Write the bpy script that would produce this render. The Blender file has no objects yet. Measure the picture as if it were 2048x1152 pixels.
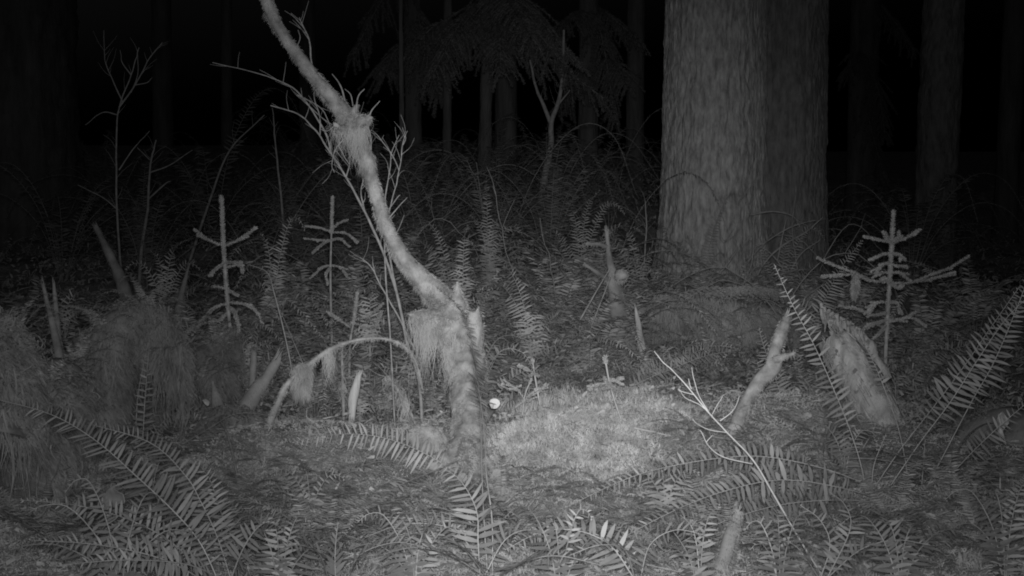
import bpy, math, random
import numpy as np
from mathutils import Vector, Matrix

random.seed(7); RNG = np.random.default_rng(11)
S = bpy.context.scene; C = S.collection
rad = math.radians

# ------------------------------------------------------------------ camera
CAM = np.array((0.0, 0.0, 1.0)); PITCH = rad(6.0); HF = rad(42.0)
F = 1024 / math.tan(HF / 2)
cd = bpy.data.cameras.new('camera'); cam = bpy.data.objects.new('camera', cd); C.objects.link(cam)
cam.location = CAM; cam.rotation_euler = (math.pi / 2 - PITCH, 0, 0)
cd.sensor_fit = 'HORIZONTAL'; cd.angle = HF; cd.clip_start = 0.05; cd.clip_end = 300
S.camera = cam
FWD = np.array((0, math.cos(PITCH), -math.sin(PITCH))); UPV = np.array((0, math.sin(PITCH), math.cos(PITCH)))
RT = np.array((1.0, 0, 0))
def P(px, py, D):                       # photograph position + distance -> world point
    return CAM + RT * ((px - 1024) / F * D) + UPV * ((576 - py) / F * D) + FWD * D

# ------------------------------------------------------------------ night sky + the trail camera's own infrared flash
w = bpy.data.worlds.new('World'); S.world = w; w.use_nodes = True
nt = w.node_tree; nt.nodes.clear()
sky = nt.nodes.new('ShaderNodeTexSky'); sky.sky_type = 'NISHITA'; sky.sun_disc = False
sky.sun_elevation = rad(-3.4); sky.sun_rotation = rad(235)
bw = nt.nodes.new('ShaderNodeRGBToBW'); bg = nt.nodes.new('ShaderNodeBackground'); wo = nt.nodes.new('ShaderNodeOutputWorld')
nt.links.new(sky.outputs[0], bw.inputs[0]); nt.links.new(bw.outputs[0], bg.inputs[0]); nt.links.new(bg.outputs[0], wo.inputs[0])
bg.inputs[1].default_value = 0.10
def flash(name, energy, half, loc):      # the trail camera's LED array: a narrow bank and a wide bank
    ld = bpy.data.lights.new(name, 'SPOT'); lamp = bpy.data.objects.new(name, ld); C.objects.link(lamp)
    ld.energy = energy; ld.spot_size = 2 * rad(half); ld.spot_blend = 1.0; ld.shadow_soft_size = 0.045; ld.color = (1, 1, 1)
    lamp.location = loc; lamp.rotation_euler = (Vector(P(1130, 620, 6)) - lamp.location).to_track_quat('-Z', 'Y').to_euler()
flash('infrared_flash', 600, 16.5, (0.012, 0.0, 1.035)); flash('infrared_flash_wide', 275, 40, (-0.012, 0.0, 1.04))
S.view_settings.view_transform = 'Standard'; S.view_settings.look = 'None'
S.view_settings.exposure = 0.0; S.view_settings.gamma = 1.0
S.cycles.filter_width = 1.9

# ------------------------------------------------------------------ numpy noise
_T = RNG.random((64, 64, 64))
def vn(p):
    p = np.asarray(p, float); i = np.floor(p).astype(int); f = p - i; f = f * f * (3 - 2 * f)
    x0, y0, z0 = (i[..., k] & 63 for k in range(3)); x1, y1, z1 = (x0 + 1) & 63, (y0 + 1) & 63, (z0 + 1) & 63
    fx, fy, fz = f[..., 0], f[..., 1], f[..., 2]
    a = _T[x0, y0, z0] * (1 - fx) + _T[x1, y0, z0] * fx; b = _T[x0, y1, z0] * (1 - fx) + _T[x1, y1, z0] * fx
    c = _T[x0, y0, z1] * (1 - fx) + _T[x1, y0, z1] * fx; d = _T[x0, y1, z1] * (1 - fx) + _T[x1, y1, z1] * fx
    return ((a * (1 - fy) + b * fy) * (1 - fz) + (c * (1 - fy) + d * fy) * fz) * 2 - 1
def fbm(p, o=4):
    p = np.asarray(p, float); s = 0; a = 1
    for k in range(o): s = s + a * vn(p * (2 ** k) + 17.3 * k); a *= .5
    return s
def nrm(v): v = np.asarray(v, float); return v / np.maximum(np.linalg.norm(v, axis=-1, keepdims=True), 1e-9)
def sm(x): x = np.clip(x, 0, 1); return x * x * (3 - 2 * x)

# ------------------------------------------------------------------ terrain
BUMPS = [  # x, y, rx, ry, height
    (0.32, 4.60, .60, .32, .075), (0.10, 4.32, .16, .12, .07), (0.05, 3.72, .30, .22, -.09), (0.95, 4.75, .45, .4, .02), (-.72, 4.1, .5, .35, .07),
    (-1.55, 3.3, .55, .6, .10), (1.55, 3.9, .5, .5, .05), (.2, 5.6, .5, .25, -.05), (-.7, 5.3, .5, .3, -.07),
    (.55, 6.9, .45, .4, .10), (-1.2, 5.2, .4, .35, .10), (1.3, 8.2, .8, .5, .10), (.1, 8.8, .7, .6, .16), (-.6, 11, 1.2, .8, .22),
    (1.0, 12, 1.2, .8, .2), (-2.4, 10, 1.0, 1.0, .15), (.4, 15, 1.8, 1.2, .25), (-2, 17, 2, 1.5, .3), (-.35, 3.1, .35, .3, .04)]
def tz(x, y):
    x = np.asarray(x, float); y = np.asarray(y, float)
    z = np.interp(y, [-6, 3, 4.8, 5.5, 6.3, 8.5, 12, 18, 26, 70], [0, 0, .03, -.10, -.05, .05, .10, .42, .85, 1.3])
    z = z - .55 * sm((x - 2.0) / 3.0) * sm((y - 7) / 5) - .2 * sm((-x - 3.2) / 3) * sm((y - 7) / 5)
    for bx, by, rx, ry, h in BUMPS: z = z + h * np.exp(-((x - bx) / rx) ** 2 - ((y - by) / ry) ** 2)
    q = np.stack([x, y, x * 0], -1)
    return z + .05 * fbm(q * 1.7 + 3.1, 3) + .020 * fbm(q * 7 + 8.7, 3) + .006 * fbm(q * 24 + 1.7, 2)
def G(px, py):                          # where the ground lies under a place in the photograph
    D = np.concatenate([np.arange(2.2, 12, .02), np.arange(12, 60, .1)]); p = P(px, py, D[:, None])
    h = p[:, 2] - tz(p[:, 0], p[:, 1]); k = np.where(h < 0)[0]
    i = k[0] if len(k) else len(D) - 1
    return np.array((p[i, 0], p[i, 1], float(tz(p[i, 0], p[i, 1]))))
def onground(px, D):
    p = P(px, 576, D); return np.array((p[0], D, float(tz(p[0], D))))

# ------------------------------------------------------------------ materials (an infrared picture: every tone is a grey)
def mat(name, a, b, scale=20, rough=.85, spec=.25, bump=0., bscale=60, stretch=(1, 1, 1), trans=0., dist=0.01, spots=None):
    m = bpy.data.materials.new(name); m.use_nodes = True; n = m.node_tree; L = n.links.new
    bs = n.nodes['Principled BSDF']; bs.inputs['Roughness'].default_value = rough; bs.inputs['Specular IOR Level'].default_value = spec
    tc = n.nodes.new('ShaderNodeTexCoord'); mp = n.nodes.new('ShaderNodeMapping'); mp.inputs['Scale'].default_value = stretch
    L(tc.outputs['Object'], mp.inputs[0])
    no = n.nodes.new('ShaderNodeTexNoise'); no.inputs['Scale'].default_value = scale; no.inputs['Detail'].default_value = 6; no.inputs['Roughness'].default_value = .65
    L(mp.outputs[0], no.inputs['Vector'])
    cr = n.nodes.new('ShaderNodeValToRGB'); cr.color_ramp.elements[0].position = .32; cr.color_ramp.elements[1].position = .68
    cr.color_ramp.elements[0].color = (a, a, a, 1); cr.color_ramp.elements[1].color = (b, b, b, 1)
    L(no.outputs[0], cr.inputs[0]); out = cr.outputs[0]
    if spots:
        n2 = n.nodes.new('ShaderNodeTexNoise'); n2.inputs['Scale'].default_value = spots[0]; n2.inputs['Detail'].default_value = 3
        L(tc.outputs['Object'], n2.inputs['Vector'])
        c2 = n.nodes.new('ShaderNodeValToRGB'); c2.color_ramp.elements[0].position = spots[1]; c2.color_ramp.elements[1].position = spots[1] + .06
        L(n2.outputs[0], c2.inputs[0])
        mx = n.nodes.new('ShaderNodeMix'); mx.data_type = 'RGBA'; L(c2.outputs[0], mx.inputs[0]); L(out, mx.inputs[6])
        mx.inputs[7].default_value = (spots[2],) * 3 + (1,); out = mx.outputs[2]
    L(out, bs.inputs['Base Color'])
    if bump:
        nb = n.nodes.new('ShaderNodeTexNoise'); nb.inputs['Scale'].default_value = bscale; nb.inputs['Detail'].default_value = 8; nb.inputs['Roughness'].default_value = .7
        L(mp.outputs[0], nb.inputs['Vector']); bm = n.nodes.new('ShaderNodeBump'); bm.inputs['Strength'].default_value = bump; bm.inputs['Distance'].default_value = dist
        L(nb.outputs[0], bm.inputs['Height']); L(bm.outputs[0], bs.inputs['Normal'])
    if trans:
        tr = n.nodes.new('ShaderNodeBsdfTranslucent'); L(out, tr.inputs[0]); ms = n.nodes.new('ShaderNodeMixShader'); ms.inputs[0].default_value = trans
        L(bs.outputs[0], ms.inputs[1]); L(tr.outputs[0], ms.inputs[2]); L(ms.outputs[0], n.nodes['Material Output'].inputs[0])
    return m
M = dict(
    soil=mat('forest_floor', .20, .38, 9, bump=.9, bscale=70, dist=.02, spots=(3.0, .62, .15)),
    moss=mat('ground_moss', .26, .50, 5, trans=.15),
    pmoss=mat('pale_mound_moss', .26, .70, 15, trans=.15),
    litter=mat('leaf_litter', .14, .42, 30),
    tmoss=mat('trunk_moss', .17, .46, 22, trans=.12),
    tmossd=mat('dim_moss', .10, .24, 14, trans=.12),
    lmoss=mat('log_moss', .14, .34, 6, trans=.12),
    hmoss=mat('hanging_moss', .27, .45, 10, trans=.15),
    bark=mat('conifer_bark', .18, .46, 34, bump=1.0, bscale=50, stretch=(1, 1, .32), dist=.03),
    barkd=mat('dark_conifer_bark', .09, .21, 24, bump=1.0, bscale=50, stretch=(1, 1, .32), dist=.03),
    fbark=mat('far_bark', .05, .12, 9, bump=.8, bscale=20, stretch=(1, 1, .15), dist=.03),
    twig=mat('bare_twig', .16, .36, 40, bump=.3),
    dtwig=mat('dim_twig', .13, .25, 40),
    ptwig=mat('pale_twig', .30, .46, 50, rough=.6),
    wood=mat('weathered_wood', .20, .48, 26, bump=.8, bscale=60, stretch=(1, 1, .16), dist=.012, spots=(24, .62, .16)),
    pale=mat('pale_broken_wood', .34, .58, 60, bump=.4, stretch=(1, 1, .2)),
    cut=mat('fresh_cut_wood', .52, .66, 60, rough=.6, spots=(70, .55, .36)),
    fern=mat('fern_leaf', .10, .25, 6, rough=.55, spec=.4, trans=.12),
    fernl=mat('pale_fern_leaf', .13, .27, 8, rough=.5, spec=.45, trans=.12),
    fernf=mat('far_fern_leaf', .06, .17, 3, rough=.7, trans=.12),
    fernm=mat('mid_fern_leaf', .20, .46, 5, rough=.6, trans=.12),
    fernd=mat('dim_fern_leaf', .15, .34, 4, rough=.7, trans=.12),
    rachisd=mat('dim_fern_stalk', .13, .26, 20),
    rachis=mat('fern_stalk', .22, .36, 20, rough=.6),
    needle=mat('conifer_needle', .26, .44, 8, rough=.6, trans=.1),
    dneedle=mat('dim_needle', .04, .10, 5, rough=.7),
    under=mat('undergrowth_leaf', .12, .42, 2.2, rough=.7, trans=.12),
    leaf=mat('dead_leaf', .42, .7, 30, rough=.6, trans=.1),
)

# ------------------------------------------------------------------ mesh collector
class MB:
    def __init__(s): s.v = []; s.f = []; s.n = 0
    def add(s, V, Fc, mi=0):
        V = np.asarray(V, float).reshape(-1, 3); Fc = np.asarray(Fc, int)
        s.v.append(V); s.f.append((Fc + s.n, mi)); s.n += len(V)
    def build(s, name, mats, parent=None, origin=None, smooth=True):
        V = np.concatenate(s.v)
        if parent is not None: V = V - world_loc(parent)
        elif origin is not None: V = V - np.asarray(origin)
        me = bpy.data.meshes.new(name); me.vertices.add(len(V)); me.vertices.foreach_set('co', V.astype('f4').ravel())
        loops = np.concatenate([f.ravel() for f, _ in s.f]); tot = np.concatenate([np.full(len(f), f.shape[1]) for f, _ in s.f])
        mi = np.concatenate([np.full(len(f), m) for f, m in s.f]); st = np.concatenate([[0], np.cumsum(tot)[:-1]])
        me.loops.add(len(loops)); me.loops.foreach_set('vertex_index', loops.astype('i4'))
        me.polygons.add(len(tot)); me.polygons.foreach_set('loop_start', st.astype('i4')); me.polygons.foreach_set('loop_total', tot.astype('i4'))
        me.polygons.foreach_set('material_index', mi.astype('i4')); me.polygons.foreach_set('use_smooth', np.full(len(tot), smooth))
        for m in (mats if isinstance(mats, (list, tuple)) else [mats]): me.materials.append(M[m])
        me.update(calc_edges=True); me.validate()
        o = bpy.data.objects.new(name, me); C.objects.link(o)
        if parent is not None: o.parent = parent
        elif origin is not None: o.location = origin
        return o
def world_loc(o):
    l = np.array(o.location)
    return l if o.parent is None else l + world_loc(o.parent)
def tag(o, label, cat, group=None, kind=None):
    if label: o['label'] = label
    if cat: o['category'] = cat
    if group: o['group'] = group
    if kind: o['kind'] = kind
    return o
def thing(name, label, cat, loc=(0, 0, 0), group=None):
    o = bpy.data.objects.new(name, None); C.objects.link(o); o.location = loc; o.empty_display_size = .1
    return tag(o, label, cat, group)
def copy_tree(o, parent=None):
    c = o.copy(); C.objects.link(c)
    if parent is not None: c.parent = parent
    for ch in o.children: copy_tree(ch, c)
    return c

# ------------------------------------------------------------------ curves, tubes, moss
def curve(pts, n):                       # Catmull-Rom through rows of any width
    p = np.asarray(pts, float)
    if len(p) == 2: t = np.linspace(0, 1, n)[:, None]; return p[0] * (1 - t) + p[1] * t
    e = np.vstack([2 * p[0] - p[1], p, 2 * p[-1] - p[-2]])
    t = np.linspace(0, len(p) - 1 - 1e-6, n); i = t.astype(int); u = (t - i)[:, None]
    a, b, c, d = e[i], e[i + 1], e[i + 2], e[i + 3]
    return .5 * ((2 * b) + (c - a) * u + (2 * a - 5 * b + 4 * c - d) * u ** 2 + (3 * b - a - 3 * c + d) * u ** 3)
def frames(c):
    T = nrm(np.gradient(c, axis=0)); N = np.zeros_like(T)
    r = np.array((0, -1., .1)); n = r - T[0] * (r @ T[0])
    if np.linalg.norm(n) < .1: n = np.cross(T[0], (1., 0, 0))
    N[0] = nrm(n)
    for k in range(1, len(c)): n = N[k - 1] - T[k] * (N[k - 1] @ T[k]); N[k] = nrm(n)
    return T, N, np.cross(T, N)
def path(tr, n=None, sub=10):            # [(px, py, D, width_px)] -> points and radii
    rows = [list(P(a, b, d)) + [wd / F * d / 2] for a, b, d, wd in tr]
    c = curve(rows, n or (len(tr) - 1) * sub + 1); return c[:, :3], np.maximum(c[:, 3], .0006)
def tube(mb, c, r, sides=10, mi=0, rough=0., rs=30, cap=True, jag=0., stretch=1.):
    T, N, B = frames(c); th = np.linspace(0, 2 * math.pi, sides, endpoint=False)
    dirs = N[:, None] * np.cos(th)[None, :, None] + B[:, None] * np.sin(th)[None, :, None]
    L = np.concatenate([[0], np.cumsum(np.linalg.norm(np.diff(c, axis=0), axis=1))])
    rr = np.broadcast_to(r[:, None], (len(c), sides)).copy()
    if rough:
        q = np.stack([np.cos(th)[None] * rr * rs, np.sin(th)[None] * rr * rs, np.broadcast_to(L[:, None] * rs * stretch, rr.shape)], -1) + c[0][0] * 50 + 40
        rr = rr * (1 + rough * fbm(q, 3))
    V = c[:, None] + dirs * rr[..., None]
    if jag: V[-1] += T[-1] * (jag * RNG.uniform(-1, 1, sides))[:, None]; V[-2] += T[-2] * (.4 * jag * RNG.uniform(-1, 1, sides))[:, None]
    n = len(c); i = np.arange(n - 1)[:, None] * sides; j = np.arange(sides)[None]; k = (j + 1) % sides
    Fc = np.stack([i + j, i + k, i + sides + k, i + sides + j], -1).reshape(-1, 4)
    mb.add(V, Fc, mi)
    if cap:
        for e, fl in ((0, 1), (n - 1, 0)):
            ce = c[e] - (T[e] * jag * .5 if (jag and e) else 0)
            ring = V[e]; f = [(0, a + 1, (a + 1) % sides + 1) if not fl else (0, (a + 1) % sides + 1, a + 1) for a in range(sides)]
            mb.add(np.vstack([ce[None], ring]), f, mi)
    return V, dirs
def blades(mb, base, d, L, W, mi=0, bend=.3, side=None):   # many thin tapering blades
    n = len(base); d = nrm(d)
    if side is None: side = nrm(np.cross(d, RNG.normal(size=(n, 3))))
    L = np.broadcast_to(L, (n,))[:, None]; W = np.broadcast_to(W, (n,))[:, None]
    g = np.array((0, 0, -1.))
    a = base - side * W / 2; b = base + side * W / 2; m = base + d * L * .55 + g * L * bend * .2
    c = m + side * W * .4; e = m - side * W * .4; t = base + d * L + g * L * bend
    V = np.stack([a, b, c, e, t], 1).reshape(-1, 3); o = np.arange(n)[:, None] * 5
    mb.add(V, o + np.array([[0, 1, 2, 3]]), mi); mb.f.append((o + np.array([[3, 2, 4]]) + mb.n - len(V), mi))
def fuzz(mb, c, r, n, L=.016, W=.0022, mi=0, down=.5, sag=.5):  # moss over a tube
    T, N, B = frames(c); seg = np.hypot(np.linalg.norm(np.diff(c, axis=0), axis=1), np.diff(r)) * (r[1:] + r[:-1]); pr = seg / seg.sum()
    i = RNG.choice(len(seg), n, p=pr); u = RNG.random(n)[:, None]
    p = c[i] * (1 - u) + c[i + 1] * u; R = (r[i] * (1 - u[:, 0]) + r[i + 1] * u[:, 0])[:, None]
    th = RNG.random(n) * 2 * math.pi; d = N[i] * np.cos(th)[:, None] + B[i] * np.sin(th)[:, None]
    p = p + d * R * .97; ds_ = np.linalg.norm(np.diff(c, axis=0), axis=1)[i]; dr_ = np.diff(r)[i]; d = nrm(d * ds_[:, None] - T[i] * dr_[:, None]); clump = .55 + .9 * np.clip(vn(p * 38) + .45, 0, 1.3)
    dd = d + RNG.normal(size=(n, 3)) * .6 + np.array((0, 0, -down))
    blades(mb, p, dd, L * clump * RNG.uniform(.5, 1.4, n), W, mi, sag)
def strands(mb, anchors, L, n, W=.002, mi=0, spread=.02, seg=5):  # hanging beard moss
    off_ = RNG.normal(size=(n, 3)); a = anchors[RNG.integers(0, len(anchors), n)] + off_ * spread * np.array((1, 1, .5))
    k = .12 + 1.0 * np.clip(vn(a * np.array((34, 34, 2.)) + 5) * 1.1 + .45, 0, 1) ** 1.6
    Ls = L * k * RNG.uniform(.45, 1.3, n) * (.3 + .95 * np.exp(-.7 * off_[:, 0] ** 2)); s = nrm(RNG.normal(size=(n, 3)) * np.array((1, .5, .1)))
    ph = RNG.random((n, 2)) * 6.3; rows = []
    for q in range(seg + 1):
        t = q / seg; c = a + np.array((0, 0, -1.)) * (Ls * t)[:, None] + np.stack([np.sin(ph[:, 0] + t * 4), np.cos(ph[:, 1] + t * 4), t * 0 * ph[:, 0]], -1) * (.006 + .01 * t)
        ww = W * (1.1 - t) ** .6; rows += [c - s * ww / 2, c + s * ww / 2]
    V = np.stack(rows, 1).reshape(-1, 3); o = np.arange(n)[:, None, None] * (2 * (seg + 1))
    q = np.arange(seg)[None, :, None] * 2; mb.add(V, (o + q + np.array([0, 1, 3, 2])[None, None]).reshape(-1, 4), mi)

# ------------------------------------------------------------------ fern fronds
def frond(c0, plen, spacing=.014, pw=.0095, N=None, stipe=.16, rr=.0017, mats=0, fold=.25, lift=.0, miss=.03, seg=4, skew=.25, stalk=True):
    """one sword fern frond: c0 = control points base -> tip; returns the collector"""
    mb = MB(); L = np.linalg.norm(np.diff(np.asarray(c0), axis=0), axis=1).sum(); c = curve(c0, max(16, int(L / .025)))
    L = np.concatenate([[0], np.cumsum(np.linalg.norm(np.diff(c, axis=0), axis=1))])
    T = nrm(np.gradient(c, axis=0))
    N = np.array((0, -.75, .65)) if N is None else np.asarray(N, float)
    tube(mb, c, rr * np.linspace(1, .35, len(c)), 5 if stalk else 3, 1, cap=False)
    n = int(L[-1] * (1 - stipe) / spacing); t = stipe + (1 - stipe) * (np.arange(n) + .5) / n
    t = np.repeat(t, 2); sg = np.tile([1., -1.], n); t = t + sg * .2 * spacing / L[-1] + RNG.normal(size=2 * n) * .12 * spacing / L[-1]
    keep = RNG.random(2 * n) > miss; t = np.clip(t[keep], 0, .999); sg = sg[keep]; m = len(t)
    s = t * L[-1]; b = np.stack([np.interp(s, L, c[:, k]) for k in range(3)], -1); tt = nrm(np.stack([np.interp(s, L, T[:, k]) for k in range(3)], -1))
    u = (t - stipe) / (1 - stipe)
    prof = np.minimum(1, .45 + u / .16 * .55) * np.clip(1.03 - u, 0, 1) ** .62 * np.where(u > .9, .9, 1)
    Ln = plen * prof * RNG.uniform(.80, 1.12, m) * np.where(RNG.random(m) < .05, .45, 1); Wn = pw * np.clip(prof, .35, 1) * RNG.uniform(.85, 1.1, m)
    nn = nrm(N[None] - tt * (tt @ N)[:, None]); sd = np.cross(tt, nn) * sg[:, None]
    tw_ = .35 * np.sin(t * 5 + RNG.random() * 6)[:, None]; sd = sd + nn * tw_ * sg[:, None] * .6; d = nrm(sd + tt * (skew + .25 * u[:, None] + RNG.normal(size=(m, 1)) * .07) + nn * (fold + RNG.normal(size=(m, 1)) * .14))
    wd = nrm(tt - d * np.sum(tt * d, -1, keepdims=True) + nn * RNG.normal(size=(m, 1)) * .30 * sg[:, None])
    rows = []; pf = [.5, 1.0, .92, .62, .0] if seg == 4 else [.7, 1.0, 0.]
    g = np.array((0, 0, -1.)); dr = RNG.uniform(.05, .28, m)[:, None]; cv = RNG.normal(size=(m, 1)) * .06 + .08
    for k, wf in enumerate(pf):
        q = k / (len(pf) - 1); cc = b + d * (Ln * q)[:, None] + (g * dr + tt * cv) * (Ln * q * q)[:, None]
        hw = (Wn * wf / 2)[:, None]; rows += [cc - wd * hw, cc + wd * hw]
    K = len(pf); V = np.stack(rows, 1).reshape(-1, 3); o = np.arange(m)[:, None, None] * (2 * K); q = np.arange(K - 1)[None, :, None] * 2
    mb.add(V, (o + q + np.array([0, 1, 3, 2])[None, None]).reshape(-1, 4), 0)
    return mb
def tr3(tr): return [P(a, b, d) for a, b, d in tr]

# ------------------------------------------------------------------ conifers
def needled(mb, c, dens=1700, L=.013, W=.0017, fwd=.7, rad_=.0018, flat=0., mi_n=0, mi_s=1):
    T, N, B = frames(c); seg = np.linalg.norm(np.diff(c, axis=0), axis=1); tot = seg.sum(); n = max(8, int(tot * dens))
    tube(mb, c, rad_ * np.linspace(1, .5, len(c)), 5, mi_s, cap=False)
    i = RNG.choice(len(seg), n, p=seg / tot); u = RNG.random(n)[:, None]; p = c[i] * (1 - u) + c[i + 1] * u
    th = RNG.random(n) * 2 * math.pi; d = N[i] * np.cos(th)[:, None] + B[i] * np.sin(th)[:, None]
    if flat: d[:, 2] *= (1 - flat)
    blades(mb, p, d + T[i] * fwd + RNG.normal(size=(n, 3)) * .15, L * RNG.uniform(.7, 1.15, n), W, mi_n, .05)
    p = c[-1] + RNG.normal(size=(30, 3)) * .001; blades(mb, p, T[-1] + RNG.normal(size=(30, 3)) * .35, L * .8, W, mi_n, 0)
def seedling(label, base, stem, arms, cat='seedling conifer', L=.0105, dens=2600, nm='needle', top_needles=.35, group=None, tw='twig'):
    root = thing('conifer_seedling', label, cat, base, group)
    c, r = path(stem, sub=12); k = max(3, int(len(c) * top_needles))
    mb = MB(); tube(mb, c, r, 7, 0, rough=.1); mb.build('stem', tw, root)
    mb = MB(); needled(mb, c[-k:], dens * 2.4, L * 1.3, .0017, mi_s=1, fwd=.9); mb.build('leader', [nm, tw], root)
    for a in arms:
        cc = curve([P(*q) for q in a], 4 * len(a) + 2); mb = MB(); needled(mb, cc, dens, L, flat=.3)
        if len(a) > 2:                  # side shoots
            for f in np.linspace(.3, .85, 5):
                j = int(f * (len(cc) - 1)); t = nrm(cc[min(j + 1, len(cc) - 1)] - cc[j - 1]); 
                for s_ in (-1, 1):
                    if random.random() < .35:
                        e = cc[j] + (t * .9 + np.array((0, s_ * .7, -.05))) * random.uniform(.02, .045)
                        needled(mb, curve([cc[j], e], 4), dens, L * .9, flat=.3, rad_=.001)
        mb.build('branch', [nm, tw], root)
    return root

# ================================================================== THE GROUND
def axis(lo, hi, c, d0, grow):
    a = [c]; s = d0
    while a[-1] < hi: a.append(a[-1] + s); s *= grow
    b = [c]; s = d0
    while b[-1] > lo: b.append(b[-1] - s); s *= grow
    return np.array(sorted(set(b[1:] + a)))
gx = axis(-60, 60, 0.2, .018, 1.018); gy = axis(-8, 80, 4.2, .018, 1.014)
X, Y = np.meshgrid(gx, gy); Z = tz(X, Y)
mb = MB(); V = np.stack([X, Y, Z], -1); nx, ny = len(gx), len(gy)
i = np.arange(ny - 1)[:, None] * nx + np.arange(nx - 1)[None]
mb.add(V, np.stack([i, i + 1, i + nx + 1, i + nx], -1).reshape(-1, 4)); tag(mb.build('ground', 'soil'), None, None, kind='structure')

# moss, litter and ground cover (nobody could count them)
def scatter(n, d0, d1, half=.50, pw=1.0):
    D = d0 * (d1 / d0) ** (RNG.random(n) ** pw); x = D * RNG.uniform(-half, half, n); return x, D
mb = MB(); x, y = scatter(760000, 2.3, 10, .46, 1.0); pat = vn(np.stack([x * 1.6, y * 1.6, x * 0 + 4], -1)) + .6 * vn(np.stack([x * 7, y * 7, x * 0], -1))
k = (pat > -.75) & ((y < 5.15 + .35 * vn(np.stack([x * 2, y * 0, x * 0], -1))) | (pat > .55)); x, y, pat = x[k], y[k], pat[k]
h = (.006 + .010 * np.clip(pat + .4, 0, 1.2)) * RNG.uniform(.5, 1.5, len(x)); d = RNG.normal(size=(len(x), 3)) * np.array((.8, .8, .25)) + np.array((0, 0, .75))
blades(mb, np.stack([x, y, tz(x, y) - .002], -1), d, h * (1 + y * .06), .0008 + .00028 * y, 0, .25)
tag(mb.build('ground_moss', 'moss'), 'fuzzy pale moss carpet covering the forest floor', 'moss', kind='stuff')
mb = MB(); x, y = scatter(5200, 2.4, 7, .46); n = len(x)
blades(mb, np.stack([x, y, tz(x, y) + RNG.uniform(.006, .03, n)], -1), RNG.normal(size=(n, 3)) * np.array((1, 1, .5)) + np.array((0, -.1, .2)), RNG.uniform(.012, .04, n), RNG.uniform(.003, .012, n), 0, .2)
x, y = scatter(1500, 2.5, 7, .46); n = len(x)
blades(mb, np.stack([x, y, tz(x, y) + RNG.uniform(.008, .03, n)], -1), RNG.normal(size=(n, 3)) * np.array((1, 1, .22)), RNG.uniform(.03, .13, n), .0035, 0, .05)
x, y = scatter(16000, 2.4, 9, .46); n = len(x); d = RNG.normal(size=(n, 3)) * np.array((1, 1, .25)) + np.array((0, 0, .12))
blades(mb, np.stack([x, y, tz(x, y) + RNG.uniform(.002, .018, n)], -1), d, RNG.uniform(.01, .05, n), RNG.uniform(.001, .005, n), 0, .05)
tag(mb.build('leaf_litter', 'litter'), 'needles, twig bits and dead leaflets strewn over the moss', 'litter', kind='stuff')
mb = MB(); n = 90000; a_ = RNG.random(n) * 6.283; q_ = np.sqrt(RNG.random(n)); x = .22 + .44 * q_ * np.cos(a_); y = 4.38 + .40 * q_ * np.sin(a_); k = RNG.random(n) < np.clip(.95 - q_ + .9 * vn(np.stack([x * 7, y * 7, x * 0], -1)), 0, 1); x, y = x[k], y[k]; n = len(x)
blades(mb, np.stack([x, y, tz(x, y)], -1), RNG.normal(size=(n, 3)) * np.array((.6, .6, .2)) + np.array((0, 0, 1.)), RNG.uniform(.008, .028, n) * (1 + .6 * vn(np.stack([x * 14, y * 14, x * 0], -1))), .0017, 0, .2)
tag(mb.build('pale_moss', 'pmoss'), 'bright cushion of pale moss on the mound right of the leaning trunk', 'moss', kind='stuff')
mb = MB(); n = 1500; tx = RNG.uniform(-.12, .34, 46); ty = RNG.uniform(4.5, 4.85, 46); j = RNG.integers(0, 46, n); x = tx[j] + RNG.normal(size=n) * .012; y = ty[j] + RNG.normal(size=n) * .012
blades(mb, np.stack([x, y, tz(x, y)], -1), RNG.normal(size=(n, 3)) * .32 + np.array((0, 0, 1.)), RNG.uniform(.02, .075, n), .0022, 0, .12)
n = 140; x = RNG.uniform(-.1, .60, n); y = RNG.uniform(4.35, 4.85, n); blades(mb, np.stack([x, y, tz(x, y) + .02], -1), RNG.normal(size=(n, 3)) + np.array((0, -.3, .5)), RNG.uniform(.015, .035, n), .010, 0, .2)
tag(mb.build('pale_grass', 'pmoss'), 'pale wispy grass blades standing at the back of the bright mound', 'grass', kind='stuff')
mb = MB(); cx, cy = scatter(260, 2.5, 5.0, .44); cx = np.append(cx, RNG.normal(.25, .22, 60)); cy = np.append(cy, RNG.normal(4.72, .10, 60)); j = RNG.integers(0, len(cx), 5200)
x = cx[j] + RNG.normal(size=5200) * .018; y = cy[j] + RNG.normal(size=5200) * .018
blades(mb, np.stack([x, y, tz(x, y)], -1), RNG.normal(size=(5200, 3)) * .38 + np.array((0, 0, 1.)), RNG.uniform(.012, .045, 5200), .0017, 0, .12)
tag(mb.build('moss_sprigs', 'litter'), 'loose upright sprigs poking out of the moss carpet', 'sprigs', kind='stuff')
mb = MB(); x, y = scatter(90000, 4.95, 24, .5); n = len(x); q = vn(np.stack([x * 1.3, y * 1.3, x * 0 + 9], -1)) + .5 * vn(np.stack([x * 5, y * 5, x * 0 + 2], -1))
k = (q > -.1) | ((y < 8) & (q > -.6)); x, y, q = x[k], y[k], q[k]; n = len(x)
z = tz(x, y) + RNG.random(n) ** 1.4 * np.clip(.05 + .20 * q, .01, .3) * (.6 + y * .05)
blades(mb, np.stack([x, y, z], -1), RNG.normal(size=(n, 3)) + np.array((0, -.2, .4)), RNG.uniform(.02, .05, n) * (.7 + y * .05), RNG.uniform(.003, .013, n) * (.7 + y * .04), 0, .3)
tag(mb.build('undergrowth', 'under'), 'low tangled leafy undergrowth fading into the dark wood', 'undergrowth', kind='stuff')

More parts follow.
